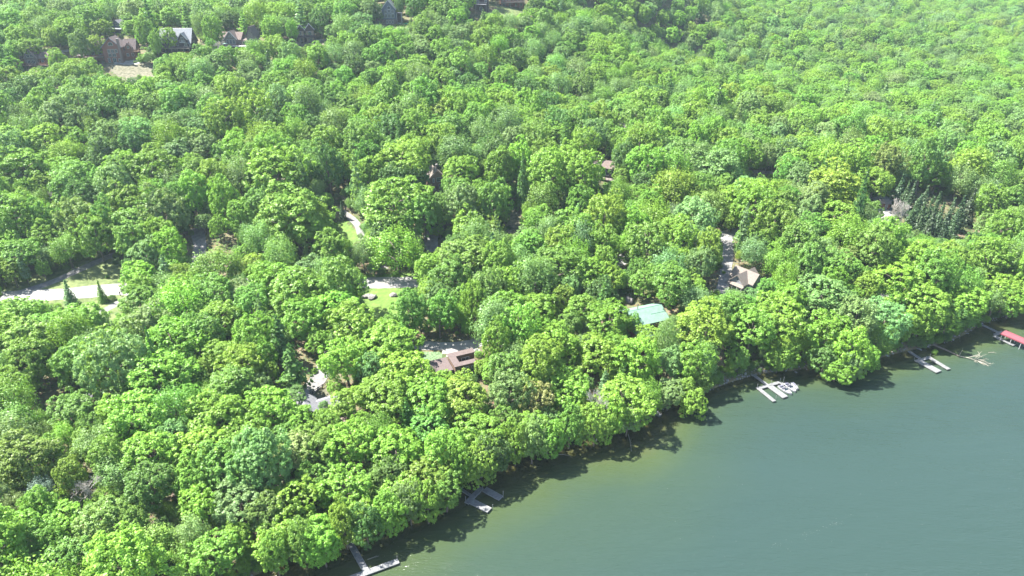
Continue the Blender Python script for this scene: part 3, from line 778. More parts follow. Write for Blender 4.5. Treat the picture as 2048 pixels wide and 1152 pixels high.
# pavilion
p = ground(175, 812)
BUILDINGS.append(((p[0], p[1]), 3.0))
pv = empty('pavilion', (p[0], p[1], h1(p[0], p[1])), R(18), 'small open pavilion with pyramid roof of lilac grey in the dark gap', 'pavilion')
q = MB(); s_ = 1.75
q.add([(-s_, -s_, 2.6), (s_, -s_, 2.6), (s_, s_, 2.6), (-s_, s_, 2.6), (0, 0, 3.9), (-s_, -s_, 2.45), (s_, -s_, 2.45), (s_, s_, 2.45), (-s_, s_, 2.45)],
      [(0, 1, 4), (1, 2, 4), (2, 3, 4), (3, 0, 4), (8, 7, 6, 5), (0, 5, 6, 1), (1, 6, 7, 2), (2, 7, 8, 3), (3, 8, 5, 0)])
q.build('roof', M['roofgrey'], pv)
for a in (-1, 1):
    for b in (-1, 1):
        q = MB(); q.box(a * 1.5 - .09, a * 1.5 + .09, b * 1.5 - .09, b * 1.5 + .09, -1, 2.44); q.build('post', M['brownwood'], pv)
q = MB(); q.box(-1.7, 1.7, -1.7, 1.7, -1.0, 0.12); q.build('floor', M['deckwood'], pv)

# shed in the white yard
H = House(1768, 418, -15, 'low red brown shed in the white yard beside the conifers', 3, 'shed', 'shed')
H.block(-2, 2, 0, 3.4, 2.3, 1.0, 'x', M['log'], M['rooftan'], 0.3); H.win(0.6, 1.1, 0.9, 1.9, name='door')
# ------------------------------------------------------------------ trees: crowns
def cards(P, N, size, stretch=1.0, fold=0.22):
    """folded leaf sprays at P facing N -> verts, quads"""
    n = len(P)
    a = rng.normal(size=(n, 3)); a -= (a * N).sum(1, keepdims=True) * N
    a /= np.linalg.norm(a, axis=1, keepdims=True) + 1e-9
    b = np.cross(N, a)
    sz = (size * rng.uniform(0.65, 1.35, n))[:, None]
    j = lambda: rng.uniform(0.75, 1.25, (n, 1))
    v0 = P - a * sz * j() * stretch; v2 = P + a * sz * j() * stretch
    v1 = P - b * sz * j() - N * sz * fold; v3 = P + b * sz * j() - N * sz * fold
    V = np.stack([v0, v1, v2, v3], 1).reshape(-1, 3)
    F = np.arange(4 * n).reshape(-1, 4)
    return V, F

def unit(n, zmin=-1.0):
    z = rng.uniform(zmin, 1, n); t = rng.uniform(0, 2 * math.pi, n); r = np.sqrt(1 - z * z)
    return np.stack([r * np.cos(t), r * np.sin(t), z], -1)

def leaf_attr(nf, base=None):
    c = np.ones((nf, 4)); c[:, 0] = np.clip(rng.normal(0.45, 0.2, nf), 0, 1); c[:, 1] = rng.uniform(0, 1, nf)
    if base is not None: c[:, :2] = np.clip(c[:, :2] * 0.6 + base * 0.4, 0, 1)
    return c

def crown_broad(nlobe, lr, nsub, sr, ncard, cs, zmin=-0.8, top=1.0, wob=0.1):
    """billowing crown: lobes on a dome, leaf clumps on each lobe, leaf sprays on each clump (unit radius)"""
    L = []
    sk = rng.normal(size=3) * 0.16; ph = rng.uniform(0, 6.28, 3)
    for _ in range(500):
        d = unit(1, zmin)[0]
        az = math.atan2(d[1], d[0])
        k = rng.uniform(0.5, 0.76) * (1 + 0.16 * math.sin(2 * az + ph[0]) + 0.13 * math.sin(3 * az + ph[1]) + float(d @ sk))
        p = d * k * np.array([1, 1, top])
        r = lr * rng.uniform(0.75, 1.25)
        if all(np.linalg.norm(p - q[:3]) > 0.62 * (r + q[3]) for q in L): L.append(np.array([*p, r]))
        if len(L) >= nlobe: break
    L.append(np.array([0, 0, -0.05, 0.5])); L.append(np.array([0, 0, 0.35 * top, 0.42]))
    L = np.array(L)
    Ps, Ns, Bs = [], [], []
    for q in L:
        d = unit(nsub * 2, -0.75)
        c = q[:3] + d * q[3] * rng.uniform(0.85, 1.05, (len(d), 1))
        dist = np.linalg.norm(c[:, None] - L[None, :, :3], axis=2) - L[None, :, 3] * 0.86
        ok = (dist > -0.001).all(1) | (rng.random(len(d)) < 0.04)
        c = c[ok][:nsub]
        for p in c:
            s = sr * rng.uniform(0.7, 1.4)
            n_ = max(5, int(ncard * (s / sr) ** 2))
            dd = unit(n_, -0.5)
            out = (p - np.array([0, 0, -0.25])); out = out / (np.linalg.norm(out) + 1e-9)
            dd = dd + out[None] * 0.55; dd /= np.linalg.norm(dd, axis=1, keepdims=True)
            Ps.append(p + dd * s * rng.uniform(0.5, 1.08, (n_, 1)))
            nn = dd * 0.8 + np.array([0, 0, 0.42]) + rng.normal(size=(n_, 3)) * 0.26
            Ns.append(nn / np.linalg.norm(nn, axis=1, keepdims=True))
            Bs.append(np.repeat(rng.uniform(0, 1, (1, 2)), n_, 0))
    P = np.concatenate(Ps); N = np.concatenate(Ns); B = np.concatenate(Bs)
    V, F = cards(P, N, cs)
    return V, F, leaf_attr(len(F), B)

def crown_soft(n, cs, zmin=-0.7, nplume=60):
    """feathery crown: many upright plumes"""
    d = unit(nplume, zmin)
    c = d * rng.uniform(0.5, 0.92, (nplume, 1))
    per = n // nplume
    Ps, Ns, Bs = [], [], []
    for p in c:
        q = rng.normal(size=(per, 3)) * np.array([0.11, 0.11, 0.17])
        Ps.append(p + q)
        nn = q * 3 + p * 0.8 + rng.normal(size=(per, 3)) * 0.6 + np.array([0, 0, 0.3])
        Ns.append(nn / np.linalg.norm(nn, axis=1, keepdims=True)); Bs.append(np.repeat(rng.uniform(0, 1, (1, 2)), per, 0))
    V, F = cards(np.concatenate(Ps), np.concatenate(Ns), cs, 1.5)
    return V, F, leaf_attr(len(F), np.concatenate(Bs))

def crown_conifer(layers, nbr, cs, droop=0.25, lean=1.0, ragged=0.25, bottom=-1.0):
    """whorls of drooping branches, unit radius at the foot, from z = -1 to 1"""
    Ps, Ns, Bs = [], [], []
    for i in range(layers):
        f = i / (layers - 1)
        z = bottom + (1.0 - bottom) * f
        rad = (1 - f) ** lean * 0.95 + 0.05
        k = max(5, int(nbr * (0.35 + rad)))
        for j in range(k):
            a = 2 * math.pi * (j + rng.uniform(-0.4, 0.4)) / k + i * 0.7
            rr = rad * rng.uniform(1 - ragged, 1.08)
            m_ = max(4, int(16 * rr))
            s = rng.uniform(0.12, 1, m_)
            r = rr * s
            side = rng.normal(size=m_) * 0.09 * (0.4 + rr)
            ca, sa = math.cos(a), math.sin(a)
            P = np.stack([ca * r - sa * side, sa * r + ca * side, z - droop * r * s + rng.normal(size=m_) * 0.02], -1)
            nn = np.stack([np.full(m_, ca * 0.45), np.full(m_, sa * 0.45), np.full(m_, 1.0)], -1) + rng.normal(size=(m_, 3)) * 0.35
            Ps.append(P); Ns.append(nn / np.linalg.norm(nn, axis=1, keepdims=True))
            Bs.append(np.repeat(rng.uniform(0, 1, (1, 2)), m_, 0))
    V, F = cards(np.concatenate(Ps), np.concatenate(Ns), cs, 1.3, 0.2)
    return V, F, leaf_attr(len(F), np.concatenate(Bs))

def bare_crown(n1=9):
    mb = MB()
    r_ = random.Random(5)
    def grow(p, d, ln, rad, lev):
        q = p + d * ln
        mid = p + d * ln * 0.5 + Vector((r_.gauss(0, 1), r_.gauss(0, 1), r_.gauss(0, 1))) * ln * 0.05
        mb.tube([p, mid, q], [rad, rad * 0.8, rad * 0.6], 4 if lev > 1 else 6, cap=False)
        if lev >= 4: return
        for _ in range(5 if lev else n1):
            t = r_.uniform(0.35, 1)
            nd = (d + Vector((r_.gauss(0, 1), r_.gauss(0, 1), r_.gauss(0.2, 0.7))) * 0.62).normalized()
            grow(p + d * ln * t, nd, ln * r_.uniform(0.42, 0.62), max(rad * 0.5, 0.006), lev + 1)
    grow(Vector((0, 0, -1.3)), Vector((0.05, 0, 1)), 1.5, 0.05, 0)
    return mb

CROWN = {}     # kind -> list of meshes (unit crowns)
def crown_mesh(kind, V, F, A):
    me = np_mesh('crown_' + kind, V, F, [M['leaf']], attr=[('leaf_shade', 'FACE', 'FLOAT_COLOR', A)])
    CROWN.setdefault(kind, []).append(me)
for k in range(6):
    crown_mesh('oak', *crown_broad(17 + k, 0.36, 28, 0.094, 20, 0.0275, top=0.95 + 0.05 * (k % 3)))
for k in range(4):
    crown_mesh('maple', *crown_broad(24 + k, 0.29, 25, 0.089, 19, 0.0275, zmin=-0.75))
for k in range(3):
    crown_mesh('ash', *crown_soft(5600, 0.025, nplume=80 + 15 * k))
for k in range(2):
    crown_mesh('spruce', *crown_conifer(19, 13, 0.058, ragged=0.2))
for k in range(2):
    crown_mesh('pine', *crown_conifer(11, 12, 0.075, droop=-0.12, lean=0.65, ragged=0.5, bottom=-0.8))
CROWN['bare'] = [bare_crown().mesh('crown_bare', [M['grey_bark']])]

def trunk_mesh(seed, limbs=6):
    """trunk of a tree 16 m tall with a crown 5 m in radius"""
    r_ = random.Random(seed)
    mb = MB()
    bend = [Vector((0, 0, -0.8))]
    x = y = 0
    for z in (0.0, 0.5, 3, 6, 9, 12):
        x += r_.gauss(0, 0.12); y += r_.gauss(0, 0.12); bend.append(Vector((x, y, z)))
    mb.tube(bend, [0.42, 0.4, 0.3, 0.24, 0.2, 0.15, 0.06], 8)
    for k in range(limbs):
        z = r_.uniform(3.5, 9.5); a = k * 2.4 + r_.uniform(-0.4, 0.4)
        p = bend[-1].lerp(bend[2], 1 - z / 12); p.z = z
        d = Vector((math.cos(a), math.sin(a), r_.uniform(0.6, 1.1)))
        ln = r_.uniform(2.2, 3.6)
        q = p + d * ln * 0.5 + Vector((0, 0, 0.2)); e = p + d * ln
        mb.tube([p, q, e], [0.13, 0.1, 0.04], 5)
    return mb.mesh('trunk', [M['bark']])
TRUNKS = [trunk_mesh(s) for s in (1, 2, 3)]
_mb = MB(); _mb.tube([(0, 0, -0.8), (0, 0, 6), (0, 0, 15)], [0.3, 0.2, 0.04], 7)
TRUNK_C = _mb.mesh('trunk', [M['bark']])

TINT = {'b': (0.174, 0.312, 0.042), 'y': (0.192, 0.316, 0.042), 'm': (0.144, 0.272, 0.047), 'd': (0.092, 0.182, 0.042),
        'g': (0.158, 0.262, 0.078), 'o': (0.185, 0.290, 0.062), 'p': (0.170, 0.295, 0.092), 's': (0.135, 0.240, 0.098),
        'x': (0.25, 0.24, 0.22), 'n': (0.060, 0.110, 0.046), 'k': (0.15, 0.23, 0.17), 't': (0.250, 0.285, 0.100)}
TREES = []     # dict per tree

def add_tree(x, y, r, c, clear, kind, tint, hand, cz=None):
    z = h1(x, y)
    TREES.append(dict(x=x, y=y, z=z, r=r, c=c, zc=c + clear, kind=kind, code=tint, hand=hand))

def hand_tree(cx, cy, w, hpx, kind, tint):
    """a crown that the photograph shows w by hpx pixels about (cx, cy): find where on the land it stands"""
    d = ray(cx, cy)
    t = np.concatenate([np.arange(90, 520, 0.5), np.arange(520, 1500, 3.0)])
    P = np.array([0, 0, CAM_H])[None] + t[:, None] * d[None]
    g = np.maximum(height(P[:, 0], P[:, 1]), 0.3)
    sdep = CAM_H - P[:, 2]; hd = np.hypot(P[:, 0], P[:, 1])
    ang = np.arctan2(sdep, hd)
    r = w / 2 * t / FPX
    half = hpx / 2 * t / FPX
    c2 = half ** 2 - (r * np.sin(ang)) ** 2
    c = np.sqrt(np.maximum(c2, 0)) / np.cos(ang)
    c = np.clip(c, 0.8 * r, 2.7 * r) if kind in ('oak', 'maple', 'ash', 'bare') else np.clip(c, 1.5 * r, 4.0 * r)
    clear = {'oak': 2.2, 'maple': 1.8, 'ash': 1.5, 'spruce': 0.4, 'pine': 1.0, 'bare': 1.5}[kind]
    zc = c + np.minimum(clear, c)
    ok = np.nonzero(P[:, 2] <= g + zc)[0]
    if len(ok) == 0: return
    i = ok[0]
    add_tree(P[i, 0], P[i, 1], r[i], c[i], min(clear, c[i]), kind, tint, True)

O, A_, S, C_, P_, X = 'oak', 'maple', 'ash', 'spruce', 'pine', 'bare'
HAND = [
 # upper left band, 0..512 x 288..576
 (300, 345, 118, 84, O, 'b'), (390, 388, 74, 92, A_, 'b'), (447, 402, 62, 96, A_, 'b'), (490, 322, 80, 80, O, 'b'), (158, 445, 84, 96, A_, 'o'),
 (206, 442, 58, 100, A_, 'm'), (325, 425, 92, 112, A_, 'g'), (55, 340, 108, 80, O, 'b'), (150, 370, 100, 88, A_, 'm'), (32, 435, 105, 110, O, 'b'),
 (92, 440, 62, 96, A_, 'm'), (40, 512, 84, 58, O, 'm'), (268, 482, 70, 80, A_, 'm'), (283, 552, 72, 62, O, 'b'), (330, 540, 42, 62, P_, 's'),
 (432, 538, 100, 58, S, 'm'), (215, 310, 80, 88, A_, 'd'), (360, 310, 70, 60, O, 'g'), (415, 300, 60, 60, A_, 'g'), (90, 285, 90, 66, O, 'b'),
 (430, 338, 50, 50, A_, 'g'), (340, 372, 74, 66, S, 'g'),
 # 512..1024
 (804, 322, 104, 72, O, 'y'), (788, 402, 140, 112, O, 'b'), (598, 438, 150, 128, O, 'b'), (545, 352, 126, 108, O, 'b'), (655, 332, 66, 104, A_, 'd'),
 (714, 368, 42, 120, P_, 'g'), (738, 318, 52, 70, A_, 'm'), (790, 500, 112, 82, S, 'b'), (727, 508, 50, 66, S, 'g'), (682, 488, 32, 48, C_, 'n'),
 (684, 420, 20, 34, C_, 'n'), (886, 424, 44, 66, A_, 'o'), (932, 452, 76, 80, A_, 'b'), (922, 346, 70, 66, O, 'b'), (1000, 338, 70, 84, A_, 'b'),
 (928, 522, 116, 86, A_, 'm'), (996, 534, 70, 106, A_, 'b'), (560, 500, 62, 62, A_, 'b'), (612, 534, 36, 36, S, 'm'), (668, 546, 74, 54, S, 'b'),
 (556, 560, 108, 62, O, 'b'), (505, 530, 56, 50, O, 'y'), (960, 390, 50, 60, A_, 'b'), (520, 410, 60, 70, A_, 'm'),
 # 1024..1536
 (1098, 345, 92, 104, O, 'b'), (1162, 352, 90, 100, O, 'b'), (1043, 326, 62, 84, A_, 'b'), (1130, 405, 40, 54, C_, 'd'), (1290, 332, 82, 86, O, 'b'),
 (1252, 316, 58, 80, A_, 'd'), (1380, 318, 88, 70, O, 'g'), (1436, 340, 96, 84, A_, 'p'), (1386, 352, 34, 54, S, 'g'), (1514, 398, 104, 84, O, 'b'),
 (1350, 380, 98, 64, S, 'b'), (1238, 395, 46, 80, S, 'm'), (1304, 402, 26, 42, C_, 's'), (1346, 426, 48, 40, S, 's'), (1296, 486, 92, 96, O, 'm'),
 (1352, 478, 86, 92, O, 'b'), (1418, 500, 58, 86, A_, 'y'), (1420, 414, 78, 60, S, 'o'), (1210, 490, 60, 78, A_, 'b'), (1164, 488, 60, 84, S, 's'),
 (1155, 434, 32, 52, P_, 'p'), (1124, 452, 32, 60, P_, 'g'), (1076, 436, 68, 58, A_, 'b'), (1340, 535, 76, 76, S, 's'), (1106, 540, 106, 78, O, 'm'),
 (1222, 556, 56, 58, A_, 'b'), (1488, 455, 36, 92, P_, 's'), (1508, 505, 58, 60, S, 's'), (1200, 420, 50, 60, S, 'b'), (1270, 430, 70, 50, S, 'm'),
 (1060, 480, 60, 50, A_, 'g'), (1382, 562, 54, 46, A_, 'y'), (1290, 560, 60, 60, A_, 'm'), (1040, 560, 70, 60, O, 'm'), (1480, 512, 20, 24, S, 'y'),
 # 1536..2048
 (1590, 334, 78, 66, A_, 'b'), (1722, 314, 88, 60, O, 'b'), (1848, 328, 62, 108, A_, 'm'), (1936, 338, 80, 84, O, 'b'), (1664, 384, 124, 66, O, 'y'),
 (1590, 398, 62, 62, S, 'g'), (1746, 366, 68, 62, O, 'b'), (1668, 436, 98, 50, O, 'b'), (1742, 420, 50, 40, A_, 'm'), (1980, 396, 50, 68, S, 's'),
 (1678, 518, 60, 48, O, 't'), (1900, 330, 44, 56, S, 'g'),
 (1800, 380, 40, 66, C_, 'n'), (1822, 398, 40, 68, C_, 'n'), (1848, 405, 40, 66, C_, 'n'), (1872, 418, 40, 68, C_, 'n'), (1900, 432, 40, 72, C_, 'n'),
 (1920, 425, 40, 68, C_, 'n'), (1862, 448, 40, 62, C_, 'n'), (1888, 456, 40, 62, C_, 'n'), (1842, 436, 40, 58, C_, 'n'), (1940, 412, 40, 70, C_, 'n'),
 (1785, 424, 32, 46, X, 'x'), (1806, 430, 36, 48, X, 'x'), (1828, 428, 40, 56, C_, 'n'),
 # left middle, 0..512 x 576..864
 (165, 645, 104, 84, O, 'b'), (150, 722, 86, 96, A_, 'm'), (38, 640, 100, 78, O, 'b'), (50, 692, 106, 98, A_, 'o'), (26, 775, 72, 76, O, 'b'),
 (30, 842, 92, 60, S, 'm'), (145, 828, 92, 60, A_, 'm'), (257, 664, 56, 56, O, 'y'), (280, 602, 82, 64, A_, 'm'), (362, 610, 118, 76, S, 'b'),
 (440, 640, 92, 78, O, 'b'), (345, 682, 110, 74, O, 'b'), (262, 718, 52, 50, S, 'g'), (310, 762, 124, 88, O, 'b'), (392, 742, 38, 72, P_, 'd'),
 (452, 715, 88, 68, O, 'b'), (462, 782, 108, 84, A_, 'm'), (276, 832, 116, 76, O, 'b'), (378, 795, 60, 60, O, 'b'), (437, 834, 120, 86, O, 'b'),
 (137, 587, 38, 48, C_, 's'), (1812, 392, 36, 60, C_, 'n'), (1858, 425, 38, 62, C_, 'n'), (1880, 436, 38, 60, C_, 'n'), (1908, 448, 38, 58, C_, 'n'), (1835, 418, 38, 58, C_, 'n'), (225, 722, 16, 52, C_, 'k'), (201, 583, 26, 42, C_, 'm'), (116, 634, 26, 40, A_, 'p'), (330, 570, 60, 44, S, 'g'),
 # 512..1024
 (592, 590, 128, 98, O, 'b'), (662, 622, 100, 88, O, 'b'), (524, 642, 50, 104, P_, 'g'), (585, 738, 72, 88, P_, 'd'), (700, 652, 108, 76, O, 'b'),
 (772, 690, 112, 84, O, 'y'), (690, 722, 90, 88, O, 'b'), (717, 738, 46, 40, S, 't'), (806, 750, 112, 62, O, 'y'), (880, 628, 70, 84, A_, 'm'),
 (950, 610, 56, 92, A_, 'b'), (822, 622, 68, 88, A_, 'm'), (996, 684, 66, 100, O, 'b'), (900, 772, 66, 40, O, 'b'), (545, 812, 96, 76, O, 'b'),
 (560, 680, 70, 80, P_, 'd'), (765, 790, 110, 80, O, 'b'), (690, 800, 70, 60, O, 'b'), (850, 800, 110, 80, O, 'b'),
 # 1024..1536
 (1075, 795, 68, 84, O, 't'), (1130, 782, 104, 84, O, 'b'), (1246, 800, 110, 90, O, 'b'), (1330, 690, 52, 92, S, 'g'), (1070, 625, 90, 64, O, 'b'),
 (1160, 622, 80, 60, O, 'b'), (1220, 645, 96, 66, O, 'b'), (1410, 655, 110, 96, O, 'y'), (1500, 660, 96, 96, O, 'b'), (1380, 730, 76, 86, O, 'b'),
 (1390, 790, 56, 66, A_, 'b'), (1256, 838, 56, 56, A_, 'p'), (1110, 690, 110, 84, O, 'y'), (1190, 710, 100, 84, O, 'y'), (1280, 720, 90, 96, O, 'b'),
 (1390, 600, 70, 50, S, 's'), (1466, 600, 50, 30, S, 'p'), (1200, 580, 60, 60, A_, 'd'), (1196, 830, 46, 90, X, 'x'), (1060, 860, 90, 80, O, 'b'),
 (960, 870, 110, 100, O, 'y'), (1030, 720, 70, 70, S, 'g'),
 # right shore
 (1560, 640, 110, 100, O, 'b'), (1640, 590, 110, 60, O, 'p'), (1650, 670, 96, 96, O, 'b'), (1700, 690, 86, 104, A_, 'b'), (1770, 640, 96, 90, O, 'p'),
 (1850, 610, 110, 76, O, 'b'), (1930, 610, 90, 70, O, 'b'), (1745, 615, 46, 50, X, 'x'), (1560, 700, 56, 60, O, 'y'), (2010, 590, 90, 70, O, 'b'),
 (1800, 560, 110, 66, O, 'b'), (1690, 610, 70, 50, A_, 'g'),
 # bottom left
 (178, 985, 54, 66, X, 'x'), (84, 982, 56, 56, S, 'k'), (205, 1040, 112, 84, O, 'o'), (395, 1012, 84, 78, O, 'y'), (30, 1010, 56, 52, S, 'g'),
 (40, 1060, 96, 70, O, 'b'), (130, 1040, 84, 64, O, 'b'), (300, 910, 110, 92, O, 'b'), (60, 920, 120, 84, O, 'b'), (400, 900, 110, 90, O, 'b'),
 (500, 880, 100, 90, O, 'b'), (190, 890, 90, 70, S, 'g'), (235, 950, 90, 60, S, 'g'), (590, 905, 90, 50, O, 't'), (480, 1000, 110, 90, O, 'p'),
 (590, 1000, 110, 100, O, 'y'), (690, 980, 110, 100, O, 'b'), (700, 890, 100, 90, O, 'b'), (790, 900, 110, 90, O, 'b'), (860, 950, 110, 96, O, 'b'),
 (300, 1100, 110, 90, S, 'o'), (430, 1110, 100, 90, O, 'b'), (560, 1080, 100, 90, O, 'b'), (640, 1070, 90, 90, A_, 'b'), (720, 1030, 90, 80, O, 'y'),
 (200, 1130, 70, 60, O, 'b'), (910, 930, 70, 66, O, 'b'), (800, 990, 90, 80, O, 'b'),
 # top left, around the cabins on the hill
 (30, 45, 54, 50, A_, 'm'), (72, 40, 50, 66, A_, 'o'), (38, 75, 50, 46, A_, 'b'), (60, 96, 46, 36, O, 'b'), (140, 66, 62, 54, O, 'b'),
 (160, 92, 44, 60, A_, 'g'), (193, 92, 36, 40, A_, 'y'), (115, 122, 40, 46, A_, 'b'), (190, 40, 60, 56, A_, 'm'), (290, 68, 36, 64, A_, 'm'),
 (312, 90, 26, 50, A_, 'm'), (338, 76, 34, 40, O, 'y'), (422, 62, 40, 56, A_, 'b'), (424, 92, 22, 26, A_, 'm'), (440, 98, 24, 30, X, 'x'),
 (488, 52, 34, 44, P_, 'm'), (395, 52, 26, 50, S, 'g'), (330, 30, 46, 50, A_, 'd'), (275, 30, 54, 54, A_, 'g'), (540, 60, 40, 44, A_, 'b'),
 (582, 62, 24, 40, A_, 'b'), (602, 40, 44, 44, P_, 'g'), (640, 40, 44, 56, A_, 'd'), (690, 28, 50, 52, A_, 'm'), (735, 22, 40, 48, A_, 'g'),
 (752, 26, 30, 40, A_, 'd'), (796, 14, 22, 40, A_, 'd'), (828, 20, 36, 52, A_, 'd'), (870, 20, 40, 40, A_, 'm'), (920, 24, 40, 40, A_, 'm'),
 (0, 120, 50, 60, A_, 'm'), (180, 140, 50, 44, A_, 'b'), (330, 130, 44, 40, A_, 'm'), (355, 138, 40, 40, O, 'b'), (510, 100, 44, 40, S, 'm'),
]
HAND += [(1895, 640, 64, 54, O, 'b'), (1932, 630, 60, 52, A_, 'm'), (1838, 652, 54, 44, O, 'b'), (640, 250, 30, 36, X, 'x'), (1246, 268, 28, 34, X, 'x'), (1502, 250, 26, 30, X, 'x'), (905, 296, 34, 40, X, 'x'), (1990, 362, 38, 34, X, 'x'), (110, 400, 26, 36, X, 'x'),
 (895, 905, 96, 110, O, 'b'), (960, 905, 80, 90, O, 'b'), (596, 846, 64, 62, O, 'b'), (654, 852, 60, 62, O, 'b'), (590, 800, 50, 44, O, 'g'), (636, 886, 90, 60, O, 'b'), (650, 815, 26, 30, A_, 'p'), (1300, 676, 60, 40, O, 'b'), (1334, 660, 34, 44, S, 'g'), (1268, 650, 30, 40, O, 'b'), (600, 830, 50, 46, O, 'b'), (642, 838, 34, 40, O, 'b')]
for a in HAND: hand_tree(*a)
# crowns that lean out over the water along the shore
EDGE = [(560, 1138), (617, 1112), (660, 1117), (700, 1085), (745, 1078), (790, 1056), (832, 1040), (865, 1034), (905, 1008), (926, 975), (970, 962), (1000, 940),
        (1045, 918), (1080, 912), (1112, 903), (1154, 884), (1205, 878), (1230, 862), (1272, 834), (1310, 820), (1350, 808), (1386, 804), (1406, 780), (1572, 722),
        (1625, 712), (1664, 728), (1690, 744), (1722, 742), (1742, 722), (1768, 692), (1806, 684), (1842, 676), (1900, 642), (1960, 632), (2000, 622), (2040, 612)]
for i, (ex, ey) in enumerate(EDGE):
    if ex < 1250: hand_tree(ex - 14, ey - 40 + (i % 3) * 3, 60 + 8 * (i % 3), 84 + 6 * (i % 2), (O, A_, O, A_)[i % 4], 'bmbydbg'[i % 7]); continue
    hand_tree(ex - 12, ey - (30 if ex < 1500 or 1780 < ex < 1860 else 21) + (i % 3) * 3, 52 + 8 * (i % 3), 58 + 6 * (i % 2), (O, A_, O, A_, S)[i % 5], 'bmbydbg'[i % 7])

# ------------------------------------------------------------------ trees: filling the wood between them
MW, MH = 512, 288
KEEP = np.zeros((MH, MW), bool)      # quarter size map of what the photograph shows free of crowns
def clear_poly(pts):
    p = np.array(pts, float) / 4.0
    yy, xx = np.mgrid[0:MH, 0:MW]; xx = xx + 0.5; yy = yy + 0.5
    ins = np.zeros((MH, MW), bool)
    j = len(p) - 1
    for i in range(len(p)):
        c = ((p[i, 1] > yy) != (p[j, 1] > yy)) & (xx < (p[j, 0] - p[i, 0]) * (yy - p[i, 1]) / (p[j, 1] - p[i, 1] + 1e-12) + p[i, 0])
        ins ^= c; j = i
    KEEP[ins] = True
def box4(a, b, c, d): return [(a, b), (c, b), (c, d), (a, d)]
for poly in [
 [(549, 1146), (617, 1116), (632, 1134), (659, 1119), (692, 1104), (702, 1089), (744, 1081), (762, 1064), (787, 1061), (832, 1044), (862, 1039),
  (902, 1014), (922, 994), (922, 976), (947, 986), (969, 969), (992, 964), (1009, 934), (1049, 924), (1111, 909), (1154, 889), (1209, 884),
  (1236, 866), (1274, 853), (1274, 838), (1309, 826), (1356, 813), (1386, 811), (1409, 796), (1416, 776), (1449, 745), (1536, 732), (1568, 735),
  (1618, 730), (1661, 738), (1683, 751), (1723, 748), (1743, 731), (1771, 705), (1811, 696), (1858, 691), (1880, 668), (1961, 645), (1986, 638),
  (2048, 621), (2048, 1152), (549, 1152)],
 [(0, 572), (60, 565), (110, 545), (170, 522), (215, 508), (225, 520), (240, 530), (248, 560), (250, 600), (240, 622), (215, 625), (125, 605), (0, 602)],
 [(718, 555), (830, 552), (832, 575), (800, 600), (786, 630), (748, 626), (722, 585)],
 [(368, 470), (410, 462), (470, 492), (470, 518), (400, 520), (366, 510)],
 [(672, 410), (668, 445), (690, 478), (718, 480), (722, 450), (708, 425)], box4(848, 472, 884, 502),
 [(858, 336), (890, 334), (892, 360), (870, 380), (856, 378)], box4(1196, 326, 1234, 360), box4(1190, 300, 1215, 330),
 [(1440, 462), (1466, 462), (1468, 560), (1440, 590), (1420, 590), (1445, 520)], [(1468, 530), (1524, 530), (1522, 560), (1500, 575), (1465, 575)],
 [(1250, 600), (1330, 605), (1342, 630), (1322, 648), (1296, 655), (1262, 625)], box4(1266, 654, 1290, 668),
 [(838, 668), (950, 672), (955, 705), (945, 735), (925, 738), (880, 725), (842, 712)], box4(852, 748, 866, 758),
 [(592, 788), (640, 738), (650, 745), (655, 775), (625, 812), (604, 798)], box4(612, 808, 634, 826), box4(612, 836, 628, 852), box4(660, 816, 672, 822),
 [(78, 760), (118, 728), (136, 760), (130, 808), (100, 826), (78, 800)], box4(163, 790, 187, 808),
 [(672, 950), (694, 945), (700, 970), (682, 972)], [(640, 330), (660, 360), (682, 398), (670, 400)],
 [(182, 74), (268, 74), (270, 125), (300, 132), (315, 158), (252, 158), (206, 140), (184, 128)], [(318, 58), (392, 58), (392, 108), (326, 108)],
 [(436, 58), (518, 54), (520, 78), (495, 94), (440, 98)], [(594, 54), (630, 52), (648, 78), (645, 90), (592, 88)], [(744, 8), (800, 8), (815, 52), (747, 50)],
 box4(950, 8, 975, 26), box4(1002, 0, 1050, 28), [(40, 106), (98, 108), (102, 136), (42, 134)], box4(1168, 0, 1196, 12), box4(226, 42, 246, 70),
 [(1748, 398), (1782, 392), (1792, 432), (1755, 436)], box4(1232, 508, 1248, 532), box4(1500, 338, 1556, 352), box4(100, 96, 140, 114), box4(440, 470, 470, 500),
 box4(1020, 400, 1040, 470), box4(1250, 600, 1285, 622), box4(1448, 742, 1540, 772), box4(1156, 600, 1176, 612), [(1790, 372), (1950, 398), (1955, 468), (1880, 478), (1795, 445)], [(560, 690), (615, 690), (620, 780), (560, 780)]]:
    clear_poly(poly)
KPY, KPX = np.nonzero(KEEP)
HOUSE_KEEP = []      # (x, y, radius) of buildings, filled before this part runs
HOUSE_KEEP += [(p[0], p[1], r_) for p, r_ in BUILDINGS]

def blocks_view(x, y, zc, r, c, shrink=0.92):
    px, py, dep = proj(x, y, zc)
    if dep < 40: return False
    ang = math.atan2(CAM_H - zc, math.hypot(x, y))
    rx = r * FPX / dep * shrink
    ry = math.hypot(c * math.cos(ang), r * math.sin(ang)) * FPX / dep * shrink
    x0, x1 = int((px - rx) / 4), int((px + rx) / 4) + 1
    y0, y1 = int((py - ry) / 4), int((py + ry) / 4) + 1
    if x1 < 0 or y1 < 0 or x0 >= MW or y0 >= MH: return False
    x0 = max(x0, 0); y0 = max(y0, 0); x1 = min(x1, MW); y1 = min(y1, MH)
    sub = KEEP[y0:y1, x0:x1]
    if not sub.any(): return False
    yy, xx = np.nonzero(sub)
    return bool(((((xx + x0 + 0.5) * 4 - px) / rx) ** 2 + (((yy + y0 + 0.5) * 4 - py) / ry) ** 2 < 1).any())

